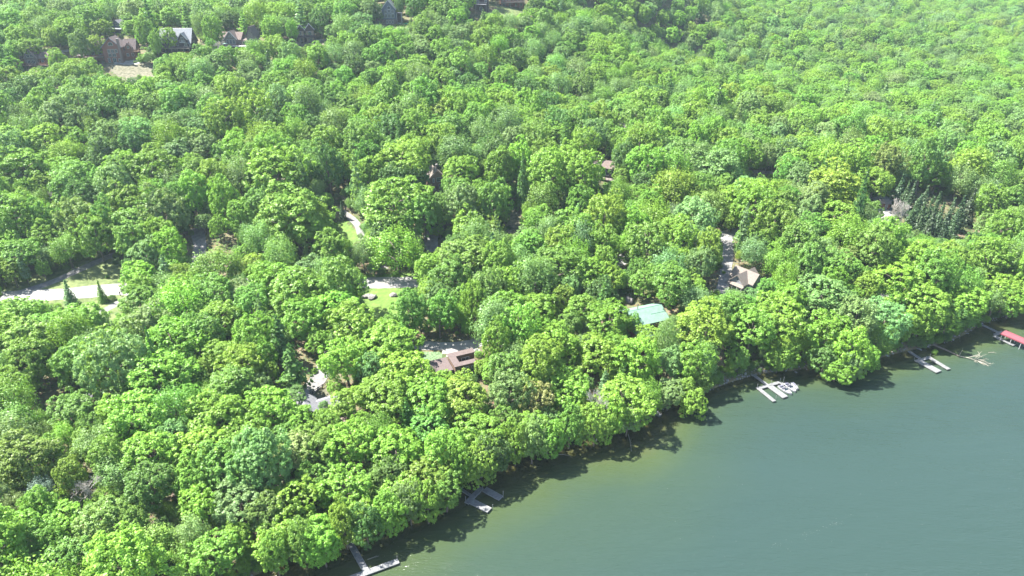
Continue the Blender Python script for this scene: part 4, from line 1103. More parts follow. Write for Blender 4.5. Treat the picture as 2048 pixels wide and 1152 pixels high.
SUNNY = []
for poly, st in [([(0, 585), (60, 588), (120, 590), (180, 588), (240, 584)], 1), ([(150, 560), (130, 560), (110, 612), (230, 612)], 1), ([(725, 566), (750, 566), (775, 566), (800, 566), (820, 566)], 1),
             ([(740, 590), (770, 600), (760, 620), (800, 585), (725, 580)], 1), ([(690, 460), (705, 470)], 1), ([(865, 694), (890, 700), (910, 706), (930, 700), (860, 710), (945, 696)], 1),
             ([(640, 765), (645, 785), (630, 800), (625, 780)], 1), ([(1450, 545), (1452, 570), (1456, 470), (1490, 560), (1510, 560), (1480, 560)], 1), ([(1290, 640), (1310, 635), (1325, 635), (1280, 625)], 1),
             ([(200, 115), (230, 118), (255, 115), (240, 140), (280, 135), (300, 145), (265, 150), (330, 100), (350, 98), (370, 98), (450, 90), (470, 88), (500, 80), (610, 80), (625, 80), (770, 46), (785, 46), (1010, 14), (1030, 14), (960, 22), (65, 128)], 1),
             ([(1760, 420), (1770, 405), (875, 370), (1220, 350), (915, 725), (930, 728), (1240, 520)], 1)]:
    for q_ in poly:
        g_ = ground(*q_); SUNNY.append((g_[0], g_[1], g_[2] + 1.5))
SUNNY = np.array(SUNNY); SV = np.array(SUNV)
def shades(x, y, z, r, c, k=0.85):
    sc = np.array([1, 1, r / c]); d = SV * sc; d /= np.linalg.norm(d)
    w = (np.array([x, y, z]) - SUNNY) * sc
    along = w @ d
    perp = np.linalg.norm(w - along[:, None] * d[None], axis=1)
    return bool(((along > 0) & (perp < r * k)).any())

CELL = 8.0
GRID = {}
def put(i):
    t = TREES[i]; GRID.setdefault((int(t['x'] // CELL), int(t['y'] // CELL)), []).append(i)
for i in range(len(TREES)): put(i)
def crowded(x, y, r, f):
    gx_, gy_ = int(x // CELL), int(y // CELL)
    for a in range(gx_ - 2, gx_ + 3):
        for b_ in range(gy_ - 2, gy_ + 3):
            for i in GRID.get((a, b_), ()):
                t = TREES[i]
                if (t['x'] - x) ** 2 + (t['y'] - y) ** 2 < (f * (t['r'] + r)) ** 2: return True
    return False

def pick(x, y):
    dep = y
    q = rng.random()
    patch = math.sin(x / 37.0 + 1.7) * math.sin(y / 29.0 + 0.6)
    if q < 0.02: return ('spruce', 'd') if dep < 330 else ('pine', 'd')
    if q < 0.045: return 'pine', rng.choice(['s', 'g', 'd'])
    if q < 0.22 + 0.08 * patch: return 'ash', rng.choice(['g', 'm', 'b', 'p', 'g'])
    k = 'oak' if rng.random() < 0.62 else 'maple'
    return k, rng.choice(['b', 'b', 'b', 'b', 'b', 'm', 'm', 'm', 'm', 'y', 'd', 'g', 'p'])

def fill(n, dmin, dmax, rlo, rhi, f, shrink=0.92):
    """scatter n trial trees, evenly over the picture's fan of land"""
    u = rng.uniform(-0.90, 0.90, n); yv = np.sqrt(rng.uniform(dmin ** 2, dmax ** 2, n))
    X_ = u * (yv + 25); Y_ = yv
    Z_ = height(X_, Y_)
    for x, y, z in zip(X_, Y_, Z_):
        if z < 0.35: continue
        r = rng.uniform(rlo, rhi)
        if crowded(x, y, r, f): continue
        if any((x - hx) ** 2 + (y - hy) ** 2 < (hr + 0.6 * r) ** 2 for hx, hy, hr in HOUSE_KEEP): continue
        kind, tint = pick(x, y)
        if kind in ('spruce',): r_, c = r * 0.55, r * rng.uniform(1.2, 1.6)
        elif kind == 'pine': r_, c = r * 0.62, r * rng.uniform(1.0, 1.5)
        else: r_, c = r, r * (rng.uniform(0.85, 1.35) if y < 330 else rng.uniform(0.75, 1.1))
        clear = min(2.2, 0.45 * c)
        if blocks_view(x, y, z + c + clear, r_, c, shrink): continue
        if y < 480 and shades(x, y, z + c + clear, r_, c): continue
        TREES.append(dict(x=x, y=y, z=z, r=r_, c=c, zc=c + clear, kind=kind, code=tint, hand=False)); put(len(TREES) - 1)
fill(9000, 40, 330, 5.2, 8.0, 0.62)
fill(9000, 40, 330, 3.0, 4.6, 0.58)
fill(12000, 40, 330, 1.6, 3.0, 0.54, 1.0)
fill(16000, 330, 560, 5.0, 7.6, 0.62)
fill(9000, 330, 560, 2.6, 4.2, 0.58)
fill(26000, 560, 1000, 4.8, 7.8, 0.62)
fill(14000, 1000, 1500, 5.5, 8.5, 0.64)
fill(12000, 1500, 2600, 9, 14, 0.62)
# ------------------------------------------------------------------ which trees does the picture show, and how large
for t in TREES:
    px, py, dep = proj(t['x'], t['y'], t['zc'] + t['z'])
    ang = math.atan2(CAM_H - t['zc'] - t['z'], math.hypot(t['x'], t['y']))
    t['px'], t['py'], t['dep'] = px, py, dep
    t['rx'] = t['r'] * FPX / max(dep, 30); t['ry'] = math.hypot(t['c'] * math.cos(ang), t['r'] * math.sin(ang)) * FPX / max(dep, 30)
    t['seen'] = 0
SEEN = np.zeros((MH, MW), bool)
for t in sorted(TREES, key=lambda q: q['dep']):
    if t['dep'] > 900 or t['dep'] < 40: continue
    x0, x1 = max(int((t['px'] - t['rx']) / 4), 0), min(int((t['px'] + t['rx']) / 4) + 1, MW)
    y0, y1 = max(int((t['py'] - t['ry']) / 4), 0), min(int((t['py'] + t['ry']) / 4) + 1, MH)
    if x1 <= x0 or y1 <= y0: continue
    yy, xx = np.mgrid[y0:y1, x0:x1]
    e_ = ((xx * 4 + 2 - t['px']) / t['rx']) ** 2 + ((yy * 4 + 2 - t['py']) / t['ry']) ** 2 < 0.9
    s_ = SEEN[y0:y1, x0:x1]
    t['seen'] = int((e_ & ~s_).sum()) * 16
    s_ |= e_
BROAD = ('oak', 'maple', 'ash')
broad = sorted([t for t in TREES if t['kind'] in BROAD], key=lambda q: -q['seen'])
conif = sorted([t for t in TREES if t['kind'] in ('spruce', 'pine')], key=lambda q: -q['seen'])
for t in broad[:262] + [q for q in conif[:56] if q['seen'] > 60 and q['dep'] < 420] + [q for q in TREES if q['kind'] == 'bare']:
    if t['seen'] > 40: t['single'] = True

LANDMARKS = [(60, 590, 'leftmost gravel road'), (137, 588, 'blue-green roadside spruce'), (182, 520, 'climbing drive'), (400, 500, 'shaded drive'),
 (690, 460, 'small bright lawn'), (770, 566, 'middle stretch of road'), (760, 600, 'boulders on the lawn'), (920, 700, 'brown flat-roofed house'),
 (620, 775, 'split rail fence'), (622, 830, 'grey-roofed house'), (175, 800, 'lilac-grey pavilion'), (875, 355, 'lone brown cabin'), (1215, 340, 'cabin with glazed corner'),
 (1020, 440, 'brown leafy ground'), (1454, 520, 'asphalt drive'), (1495, 555, 'beige house'), (1300, 630, 'teal roof'), (1770, 415, 'white gravel yard'), (1240, 515, 'gravel road bend'),
 (1530, 345, 'shaded far road'), (970, 1000, 'dark U-shaped dock'), (720, 1110, 'T-shaped dock'), (1315, 826, 'tiny float'), (1545, 780, 'dock with boats'),
 (1860, 725, 'empty white dock'), (1950, 715, 'fallen lake tree'), (2025, 668, 'red boat canopy'), (683, 965, 'bare patch near shore'), (178, 985, 'pale bare tree'),
 (65, 125, 'small red cabin'), (230, 100, 'red lodge'), (355, 85, 'dark metal-roofed house'), (465, 80, 'stone house'), (612, 72, 'half-timbered house'),
 (778, 32, 'blue-grey house'), (962, 18, 'open deck uphill'), (1026, 8, 'red house uphill'), (270, 145, 'bare tan slope'), (1270, 880, 'yellow sand spit'), (1480, 755, 'rocky bank')]
ORD = ['nearest', 'second', 'third', 'fourth', 'fifth', 'sixth', 'seventh', 'eighth', 'ninth', 'tenth', 'eleventh', 'twelfth'] + ['%dth' % k for k in range(13, 60)]
def sector(dx, dy):
    a = math.degrees(math.atan2(-dy, dx)) % 360
    return ['right of', 'behind and right of', 'behind', 'behind and left of', 'left of', 'in front and left of', 'in front of', 'in front and right of'][int(((a + 22.5) % 360) // 45)]
CNAME = {'b': 'bright green', 'y': 'yellow-green', 'm': 'mid green', 'd': 'deep green', 'g': 'grey-green', 'o': 'olive', 'p': 'pale green', 's': 'dusty green', 'x': 'grey', 'n': 'dark green', 'k': 'blue-grey', 't': 'tan-flowered'}
SNAME = {'oak': 'round-crowned', 'maple': 'tall leafy', 'ash': 'feathery', 'spruce': 'pointed', 'pine': 'ragged', 'bare': 'leafless'}
NOUN = {'oak': 'tree', 'maple': 'tree', 'ash': 'tree', 'spruce': 'conifer', 'pine': 'pine', 'bare': 'tree'}
rank = {}
singles = [t for t in TREES if t.get('single')]
for t in singles:
    k = min(range(len(LANDMARKS)), key=lambda i: (LANDMARKS[i][0] - t['px']) ** 2 + (1.3 * (LANDMARKS[i][1] - t['py'])) ** 2)
    L_ = LANDMARKS[k]
    t['lm'] = L_[2]; t['sec'] = sector(t['px'] - L_[0], t['py'] - L_[1])
    rank.setdefault((t['lm'], t['sec']), []).append(((t['px'] - L_[0]) ** 2 + (t['py'] - L_[1]) ** 2, t))
for (lm, sec), lst in rank.items():
    lst.sort(key=lambda q: q[0])
    for i, (_, t) in enumerate(lst):
        o_ = ('' if len(lst) == 1 else ORD[i] + ' ')
        shp = SNAME[t['kind']]
        long_ = len(('%s %s tree, %stree %s the %s' % (CNAME[t['code']], shp, o_, sec, lm)).split()) > 16
        t['label'] = '%s %s %s, %stree %s the %s' % (CNAME[t['code']], shp, NOUN[t['kind']], o_, sec, lm)
        if long_: t['label'] = t['label'].replace(CNAME[t['code']], CNAME[t['code']].split()[-1])

def tint_of(t):
    a = np.array(TINT[t['code']])
    return np.clip(a * (1 + rng.normal(0, 0.07)) * (1 + rng.normal(0, 0.05, 3)), 0, 1)

for t in TREES:
    t['var'] = int(rng.integers(0, len(CROWN[t['kind']]))); t['rot'] = rng.uniform(0, 2 * math.pi); t['tint'] = tint_of(t)
for t in singles:
    nm = {'oak': 'broadleaf_tree', 'maple': 'broadleaf_tree', 'ash': 'broadleaf_tree', 'spruce': 'spruce_tree', 'pine': 'pine_tree', 'bare': 'bare_tree'}[t['kind']]
    cat = {'broadleaf_tree': 'tree', 'spruce_tree': 'conifer', 'pine_tree': 'pine', 'bare_tree': 'dead tree'}[nm]
    e_ = empty(nm, (t['x'], t['y'], t['z']), t['rot'], t['label'], cat, {'tree': 'leafy trees of the wood', 'conifer': 'spruces among the leafy trees', 'pine': 'pines among the leafy trees', 'dead tree': 'leafless grey trees'}[cat])
    c_ = link('crown', CROWN[t['kind']][t['var']], e_, (0, 0, t['zc'])); c_.scale = (t['r'], t['r'], t['c']); c_.color = (*t['tint'], 1)
    if t['kind'] != 'bare':
        tr_ = link('trunk', TRUNK_C if t['kind'] in ('spruce', 'pine') else TRUNKS[t['var'] % 3], e_)
        H_ = t['zc'] + t['c']
        s_ = max(0.55, t['r'] / 5.0)
        tr_.scale = (s_, s_, H_ / 16.0) if t['kind'] in BROAD else (s_ * .9, s_ * .9, H_ / 15.5)

# ------------------------------------------------------------------ the rest of the wood: one mass, and low growth under it
SRC = bpy.data.collections.new('forest_sources')
order = []
def far_source(kind, i):
    me = CROWN[kind][i].copy(); me.materials[0] = M['leaf_far']
    o = bpy.data.objects.new('%03d_%s' % (len(order), kind), me); SRC.objects.link(o); order.append((kind, i)); return len(order) - 1
SIDX = {(k, i): far_source(k, i) for k in ('oak', 'maple', 'ash', 'spruce', 'pine') for i in range(len(CROWN[k]))}
TSRC = bpy.data.collections.new('trunk_sources')
_o = bpy.data.objects.new('000_trunk', TRUNKS[0]); TSRC.objects.link(_o)

def scatter_group(name, coll, single):
    ng = bpy.data.node_groups.new(name, 'GeometryNodeTree')
    ng.interface.new_socket('Geometry', in_out='INPUT', socket_type='NodeSocketGeometry')
    ng.interface.new_socket('Geometry', in_out='OUTPUT', socket_type='NodeSocketGeometry')
    N, L = ng.nodes, ng.links
    gi = N.new('NodeGroupInput'); go = N.new('NodeGroupOutput')
    ci = N.new('GeometryNodeCollectionInfo'); ci.inputs['Collection'].default_value = coll
    ci.inputs['Separate Children'].default_value = True; ci.inputs['Reset Children'].default_value = True
    ip = N.new('GeometryNodeInstanceOnPoints'); ip.inputs['Pick Instance'].default_value = True
    def attr(nm, typ):
        a = N.new('GeometryNodeInputNamedAttribute'); a.data_type = typ; a.inputs['Name'].default_value = nm
        return a.outputs['Attribute']
    L.new(gi.outputs[0], ip.inputs['Points']); L.new(ci.outputs[0], ip.inputs['Instance'])
    L.new(attr('variant', 'INT'), ip.inputs['Instance Index'])
    L.new(attr('turn', 'FLOAT_VECTOR'), ip.inputs['Rotation']); L.new(attr('size', 'FLOAT_VECTOR'), ip.inputs['Scale'])
    L.new(ip.outputs[0], go.inputs[0])
    return ng
def scatter(name, label, coll, pts, var, rot, size, tint):
    me = bpy.data.meshes.new(name)
    me.from_pydata([tuple(p) for p in pts], [], [])
    a = me.attributes.new('variant', 'INT', 'POINT'); a.data.foreach_set('value', np.array(var, np.int32))
    a = me.attributes.new('turn', 'FLOAT_VECTOR', 'POINT'); a.data.foreach_set('vector', np.array([(0, 0, r_) for r_ in rot], np.float32).ravel())
    a = me.attributes.new('size', 'FLOAT_VECTOR', 'POINT'); a.data.foreach_set('vector', np.array(size, np.float32).ravel())
    a = me.attributes.new('tint', 'FLOAT_COLOR', 'POINT'); a.data.foreach_set('color', np.array([(*c_, 1) for c_ in tint], np.float32).ravel())
    o = link(name, me)
    md = o.modifiers.new('scatter', 'NODES'); md.node_group = scatter_group(name, coll, False)
    return tag(o, label, kind='stuff')
rest = [t for t in TREES if not t.get('single') and t['kind'] != 'bare']
fo = scatter('forest', 'unbroken leafy forest covering the slopes behind and between the nearer trees', SRC,
        [(t['x'], t['y'], t['z'] + t['zc']) for t in rest], [SIDX[(t['kind'], t['var'])] for t in rest], [t['rot'] for t in rest],
        [(t['r'], t['r'], t['c']) for t in rest], [t['tint'] for t in rest])
near_rest = [t for t in rest if t['dep'] < 420 and t['kind'] in BROAD]
scatter('forest_trunks', 'trunks standing under the leafy forest', TSRC, [(t['x'], t['y'], t['z']) for t in near_rest], [0] * len(near_rest), [t['rot'] for t in near_rest],
        [(max(.5, t['r'] / 5), max(.5, t['r'] / 5), (t['zc'] + t['c']) / 16) for t in near_rest], [(0, 0, 0)] * len(near_rest))
# low growth
n_ = 11000
u = rng.uniform(-0.85, 0.85, n_); yv = np.sqrt(rng.uniform(60 ** 2, 430 ** 2, n_)); X_ = u * (yv + 25); Z_ = height(X_, yv)
pts, var, rot, siz, tin = [], [], [], [], []
ashes = [SIDX[('ash', i)] for i in range(3)] + [SIDX[('maple', 0)]]
for x, y, z in zip(X_, yv, Z_):
    if z < 0.25: continue
    px, py, dep = proj(x, y, z + 0.5)
    if 0 <= px < 2048 and 0 <= py < 1152 and KEEP[int(py / 4), int(px / 4)]: continue
    if any((x - hx) ** 2 + (y - hy) ** 2 < hr ** 2 for hx, hy, hr in HOUSE_KEEP): continue
    r_ = rng.uniform(0.5, 1.5) * (1.0 if z > 1.2 else 1.2)
    pts.append((x, y, z + r_ * 0.5)); var.append(rng.choice(ashes)); rot.append(rng.uniform(0, 6.28)); siz.append((r_ * 1.2, r_ * 1.2, r_ * rng.uniform(.7, 1.1)))
    tin.append(np.array(TINT[rng.choice(['m', 'd', 'g', 'm', 'b'])]) * rng.uniform(.75, 1.1))
for q in spline([at_z(x, y, 0)[:2] for x, y in SHORE], 1.3):
    for _ in range(2):
        x = q[0] + rng.normal() * 0.8; y = q[1] + abs(rng.normal()) * 1.6 + 0.3; z = h1(x, y)
        if z < 0.1 or rng.random() < 0.35: continue
        r_ = rng.uniform(0.6, 1.5)
        pts.append((x, y, z + r_ * .6)); var.append(rng.choice(ashes)); rot.append(rng.uniform(0, 6.28)); siz.append((r_ * 1.2, r_ * 1.2, r_))
        tin.append(np.array(TINT[rng.choice(['m', 'd', 'g', 'b'])]))
scatter('undergrowth', 'low leafy undergrowth on the ground between the trunks', SRC, pts, var, rot, siz, tin)
# bushes one can count, on the open ground
for (px, py, w, code, lab) in [(226, 600, 14, 'd', 'low dark bush beside the little roadside conifer'), (215, 556, 8, 'm', 'small green bush on the lawn under the leaning roadside tree'),
        (1447, 548, 9, 'o', 'yellow flowering bush left of the asphalt drive'), (1441, 536, 9, 't', 'reddish bush left of the asphalt drive'), (1467, 560, 6, 'y', 'yellow-green bush between asphalt drive and beige house'),
        (1434, 586, 12, 's', 'grey-green bush at the foot of the asphalt drive'), (1436, 526, 9, 'm', 'round green bush uphill of the reddish bush by the drive'),
        (842, 712, 9, 'b', 'small leafy bush in the pale planting bed'), (1868, 708, 12, 'b', 'small leafy bush in the water beside the empty white dock'),
        (100, 628, 12, 'p', 'pale bush on the grass below the gravel road'), (236, 632, 10, 'p', 'pale bush right of the lower drive'), (405, 520, 16, 'y', 'yellow-green bush beside the shaded drive')]:
    g_ = ground(px, py); r_ = w * np.linalg.norm(g_ - np.array([0, 0, CAM_H])) / FPX / 2.2
    b_ = empty('bush', tuple(g_), rng.uniform(0, 6), lab, 'bush')
    c_ = link('foliage', CROWN['ash'][int(rng.integers(0, 3))], b_, (0, 0, r_ * .75)); c_.scale = (r_, r_, r_ * .85); c_.color = (*TINT[code], 1)
    s_ = MB(); s_.tube([(0, 0, -.3), (0.02, 0, r_ * .4), (0.05, 0, r_ * .9)], [.06, .05, .02], 5)
    for k in range(3): s_.tube([(0, 0, r_ * .2), (math.cos(k * 2.1) * r_ * .5, math.sin(k * 2.1) * r_ * .5, r_ * .8)], [.04, .015], 4)
    s_.build('stem', M['bark'], b_)

# ------------------------------------------------------------------ rocks
def rock_mesh(name, seed, sx, sy, sz, sub=2):
    bm = bmesh.new(); bmesh.ops.create_icosphere(bm, subdivisions=sub, radius=1)
    r_ = random.Random(seed)
    pl = [(Vector((r_.gauss(0, 1), r_.gauss(0, 1), r_.gauss(0.2, 0.8))).normalized(), r_.uniform(.55, .85)) for _ in range(9)]
    for v in bm.verts:
        for nn, d in pl:
            k = v.co.dot(nn)
            if k > d: v.co -= nn * (k - d)
        v.co = Vector((v.co.x * sx, v.co.y * sy, v.co.z * sz)) * (1 + r_.uniform(-.04, .04))
    me = bpy.data.meshes.new(name); bm.to_mesh(me); bm.free(); me.materials.append(M['rock']); return me
for px, py, sx, sy, sz, rz, lab in [(734, 595, 2.3, 1.3, 1.0, 12, 'long grey boulder on the lawn, left half of the split pair'), (745, 597, 1.9, 1.0, .9, 40, 'tilted grey slab leaning against the long boulder on the lawn'),
        (786, 592, 1.5, 1.0, .9, -10, 'single rounded grey boulder at the right side of the lawn'), (1258, 604, 1.3, 1.6, 1.7, 20, 'tall pale boulder behind the teal roofed house'),
        (878, 503, 1.1, .6, .5, 0, 'pale rock at the mouth of the shaded drive below the cabin')]:
    g_ = ground(px, py)
    o = tag(link('boulder', rock_mesh('boulder', int(px), sx, sy, sz, 3), None, (g_[0], g_[1], g_[2] + sz * .35)), lab, 'boulder'); o.rotation_euler = (R(6), R(-5), R(rz))
# shore stones, uncountable
SH = spline([at_z(x, y, 0)[:2] for x, y in SHORE], 0.6)
mb = MB(); r_ = random.Random(3)
base = [rock_mesh('stone', k, 1, .8, .6, 1) for k in range(5)]
tmpl = [([v.co.copy() for v in b.vertices], [tuple(p.vertices) for p in b.polygons]) for b in base]
for q in SH:
    px, py, dep = proj(q[0], q[1], 0)
    rocky = 1.0 if 1400 < px < 1720 or px > 1880 else 0.35
    for _ in range(3):
        if r_.random() > rocky: continue
        vs_, fs_ = r_.choice(tmpl); s_ = r_.uniform(.12, .5) * (1.5 if r_.random() < .12 else 1)
        x = q[0] + r_.gauss(0, 1.0); y = q[1] + r_.gauss(0.6, 1.2); z = h1(x, y)
        if z < -0.5: continue
        m_ = Matrix.Rotation(r_.uniform(0, 6.3), 3, 'Z')
        mb.add([m_ @ v * s_ + Vector((x, y, z + s_ * .2)) for v in vs_], fs_)
tag(mb.build('shore_stones', M['stone']), 'grey stones and rubble along the waterline', kind='stuff')
for b in base: bpy.data.meshes.remove(b)

# tiny white flecks scattered flat on the water
mb = MB(); M['fleck'] = mat('foam', (0.11, 0.115, 0.105), 0.7, 0.1, 2)
spots = [(r_.gauss(805, 30), r_.gauss(1118, 18)) for _ in range(110)] + [(1545 + 160 * t + r_.gauss(0, 5), 1094 - 58 * t + r_.gauss(0, 3)) for t in [r_.random() for _ in range(45)]] + [(r_.uniform(1300, 2040), r_.uniform(900, 1150)) for _ in range(60)]
for px, py in spots:
    q = at_z(px, py, 0.0)
    if h1(q[0], q[1]) > -0.1: continue
    a_ = r_.uniform(.02, .06); t0 = r_.uniform(0, 6)
    ring = [(q[0] + a_ * r_.uniform(.7, 1.3) * math.cos(t0 + k * 1.05), q[1] + a_ * r_.uniform(.7, 1.3) * math.sin(t0 + k * 1.05)) for k in range(6)]
    mb.add([(x, y, .012) for x, y in ring] + [(x, y, .03) for x, y in ring], [tuple(range(6, 12)), tuple(range(5, -1, -1))] + [(k, (k + 1) % 6, (k + 1) % 6 + 6, k + 6) for k in range(6)])
tag(mb.build('white_flecks', M['fleck']), 'tiny white flecks scattered on the lake', kind='stuff')

# ------------------------------------------------------------------ docks
def dock(name, label, sections, poles, zt=0.55, group='docks along the shore'):
    """sections: (a pixel, b pixel, width m, part name); poles: (pixel, height)"""
    a0 = at_z(*sections[0][1], zt)
    root = empty(name, (a0[0], a0[1], 0), 0, label, 'dock', group)
    O_ = Vector((a0[0], a0[1], 0))
    for k, (pa, pb, w, nm) in enumerate(sections):
        a = Vector(at_z(*pa, zt)) - O_; b = Vector(at_z(*pb, zt)) - O_
        zz = 0.004 * k; a.z += zz; b.z += zz
        d = (b - a); L_ = d.length; d.normalize(); s = Vector((-d.y, d.x, 0))
        fr = MB()
        for sg in (-1, 1):
            fr.beam(a + s * sg * (w / 2 - .05) + Vector((0, 0, -.12)), b + s * sg * (w / 2 - .05) + Vector((0, 0, -.12)), 0.1, 0.2)
        fr.beam(a - s * (w / 2) + d * .05 + Vector((0, 0, -.125)), a + s * (w / 2) + d * .05 + Vector((0, 0, -.125)), .1, .25)
        fr.beam(b - s * (w / 2) - d * .05 + Vector((0, 0, -.125)), b + s * (w / 2) - d * .05 + Vector((0, 0, -.125)), .1, .25)
        f_ = fr.build(nm, M['pole'], root)
        n_ = max(1, int(round(L_ / 1.1)))
        for i in range(n_):
            p0 = a + d * (L_ * i / n_ + .02 + (.1 if i == 0 else 0)); p1 = a + d * (L_ * (i + 1) / n_ - .02 - (.1 if i == n_ - 1 else 0)); hw = w / 2 - .11
            t_ = MB(); dz = Vector((0, 0, -.07)); up_ = Vector((0, 0, .008 * ((i * 7) % 3)))
            t_.hexa([p0 - s * hw + dz, p1 - s * hw + dz, p1 + s * hw + dz, p0 + s * hw + dz], [p0 - s * hw + up_, p1 - s * hw + up_, p1 + s * hw + up_, p0 + s * hw + up_])
            t_.build('deck_panel', M['dock'], f_)
        fl = MB()
        for i in range(max(2, int(L_ / 2.4))):
            c = a + d * (L_ * (i + .5) / max(2, int(L_ / 2.4)))
            fl.beam(c - s * (w / 2 - .15) + Vector((0, 0, -.42)), c + s * (w / 2 - .15) + Vector((0, 0, -.42)), .9, .4)
        fl.build('float', M['float'], f_)
    for pp, hh in poles:
        q = at_z(*pp, zt); t_ = MB()
        t_.tube([(q[0] - O_.x, q[1] - O_.y, -1.6), (q[0] - O_.x + .06, q[1] - O_.y, zt + hh)], .07, 6); t_.build('mooring_pole', M['pole'], root)
    return root
dock('dock', 'T-shaped grey dock whose walkway comes out from under the trees at the bottom edge', [((697, 1080), (733, 1143), 1.35, 'walkway'), ((660, 1171), (797, 1121), 1.35, 'cross_section')], [((794, 1118), .9), ((738, 1138), .5)])
dock('dock', 'dark shaded U-shaped dock with two broad fingers and four poles', [((918, 975), (944, 992), .8, 'walkway'), ((933, 1006), (963, 975), 1.3, 'cross_section'),
     ((937, 999), (979, 1020), 1.75, 'finger'), ((969, 978), (1002, 996), 1.75, 'finger')], [((931, 1003), 1.6), ((985, 1016), 1.1), ((1006, 992), 1.6), ((965, 974), 1.0)])
dock('dock', 'white dock with three fingers and small boats tied on its right', [((1507, 749), (1534, 769), 1.0, 'walkway'), ((1514, 777), (1560, 764), 1.1, 'cross_section'),
     ((1517, 776), (1549, 802), 1.1, 'finger'), ((1539, 771), (1571, 794), 1.9, 'finger'), ((1560, 764), (1568, 770), 1.1, 'finger')], [((1514, 775), 1.3), ((1542, 767), 1.3), ((1560, 762), 1.1), ((1566, 765), 2.0), ((1552, 794), .6), ((1594, 778), 1.6)])
dock('dock', 'empty white U-shaped dock beside the fallen tree', [((1818, 702), (1844, 719), 1.0, 'walkway'), ((1831, 722), (1860, 714), 1.0, 'cross_section'),
     ((1836, 720), (1878, 743), 2.3, 'finger'), ((1858, 714), (1898, 738), 1.3, 'finger')], [((1829, 717), .8), ((1860, 712), .8), ((1852, 716), .7)])
dock('dock', 'white dock under the red boat canopy at the right edge', [((1962, 648), (1996, 664), 1.0, 'walkway'), ((1990, 669), (2006, 663), 1.1, 'cross_section'),
     ((1988, 671), (2029, 690), 1.3, 'finger'), ((2008, 662), (2062, 684), 1.1, 'finger')], [((1991, 667), .8)])
dock('swim_float', 'tiny grey float by itself in the tree shade', [((1311, 824), (1321, 830), 1.5, 'platform')], [], group=None)

# ------------------------------------------------------------------ boats
M['hull'] = mat('white_gelcoat', (0.22, 0.222, 0.23), 0.25, 0.05, 2, spec=0.5)
M['seat'] = mat('grey_vinyl', (0.10, 0.10, 0.13), 0.6, 0.1, 2)
M['black'] = mat('black_plastic', (0.02, 0.02, 0.022), 0.5, 0.1, 2)
def boat(pa, pb, beam, label, cat='boat', z=0.0, craft=False, group='small boats at the dock'):
    """pa stern pixel, pb bow pixel"""
    a = Vector(at_z(*pa, .3)); b = Vector(at_z(*pb, .3)); d = b - a; L_ = d.length
    root = empty('jet_ski' if craft else 'motorboat', (a.x, a.y, z), math.atan2(d.y, d.x), label, cat, group)
    h = MB(); st = [(0, .9, .0), (.25, 1, .0), (.55, .97, .03), (.78, .72, .08), (.92, .36, .14), (1, .03, .2)]
    rings = []
    for f, w, lift in st:
        x = f * L_; hw = beam / 2 * w; tp = .55 + lift
        rings.append([(x, -hw * .35, -.18 + lift), (x, -hw * .9, .05 + lift), (x, -hw, tp), (x, -hw * .82, tp + .03), (x, -hw * .74, tp - (.28 if .1 < f < .6 and not craft else -.05)),
                      (x, hw * .74, tp - (.28 if .1 < f < .6 and not craft else -.05)), (x, hw * .82, tp + .03), (x, hw, tp), (x, hw * .9, .05 + lift), (x, hw * .35, -.18 + lift)])
    n_ = 10; fs = [tuple(range(n_))[::-1], tuple(5 * n_ + k for k in range(n_))]
    for i in range(5):
        for k in range(n_): fs.append((i * n_ + k, i * n_ + (k + 1) % n_, (i + 1) * n_ + (k + 1) % n_, (i + 1) * n_ + k))
    h.add([q for r_ in rings for q in r_], fs)
    h.build('hull', M['hull'], root)
    if craft:
        s = MB(); s.hexa([(L_ * .1, -.2, .6), (L_ * .55, -.2, .62), (L_ * .55, .2, .62), (L_ * .1, .2, .6)], [(L_ * .12, -.14, .95), (L_ * .5, -.14, .88), (L_ * .5, .14, .88), (L_ * .12, .14, .95)]); s.build('seat', M['seat'], root)
        s = MB(); s.tube([(L_ * .58, -.4, 1.12), (L_ * .6, 0, 1.05), (L_ * .58, .4, 1.12)], .03, 5); s.tube([(L_ * .66, 0, .62), (L_ * .6, 0, 1.05)], .09, 6); s.build('handlebar', M['black'], root)
        s = MB(); s.hexa([(L_ * .6, -.3, .64), (L_ * .92, -.1, .7), (L_ * .92, .1, .7), (L_ * .6, .3, .64)], [(L_ * .62, -.2, .95), (L_ * .86, -.06, .8), (L_ * .86, .06, .8), (L_ * .62, .2, .95)]); s.build('cowl', M['hull'], root)
    else:
        s = MB(); hw = beam * .33
        s.box(L_ * .06, L_ * .16, -hw, hw, .3, .72); s.box(L_ * .3, L_ * .36, -hw, -.12, .3, .78); s.box(L_ * .3, L_ * .36, .12, hw, .3, .78); s.build('seat', M['seat'], root)
        s = MB(); s.hexa([(L_ * .56, -hw, .6), (L_ * .6, -hw, .6), (L_ * .6, hw, .6), (L_ * .56, hw, .6)], [(L_ * .52, -hw * .9, 1.0), (L_ * .54, -hw * .9, 1.0), (L_ * .54, hw * .9, 1.0), (L_ * .52, hw * .9, 1.0)]); s.build('windscreen', M['glass'], root)
        s = MB(); s.box(-.35, .02, -.2, .2, -.2, .5); s.box(-.45, .0, -.24, .24, .45, .95); s.build('outboard_motor', M['black'], root)
    return root
boat((1559, 772), (1583, 789), 1.9, 'small white boat nearest the dock with lilac seats')
boat((1571, 767), (1591, 784), 1.8, 'small white boat between the lilac seated boat and the jet ski')
boat((1584, 766), (1596, 780), 1.2, 'white jet ski with grey seat, outermost craft at the dock', 'jet ski', craft=True)
boat((2018, 670), (2062, 689), 2.2, 'white boat sheltered under the red canopy', group=None)

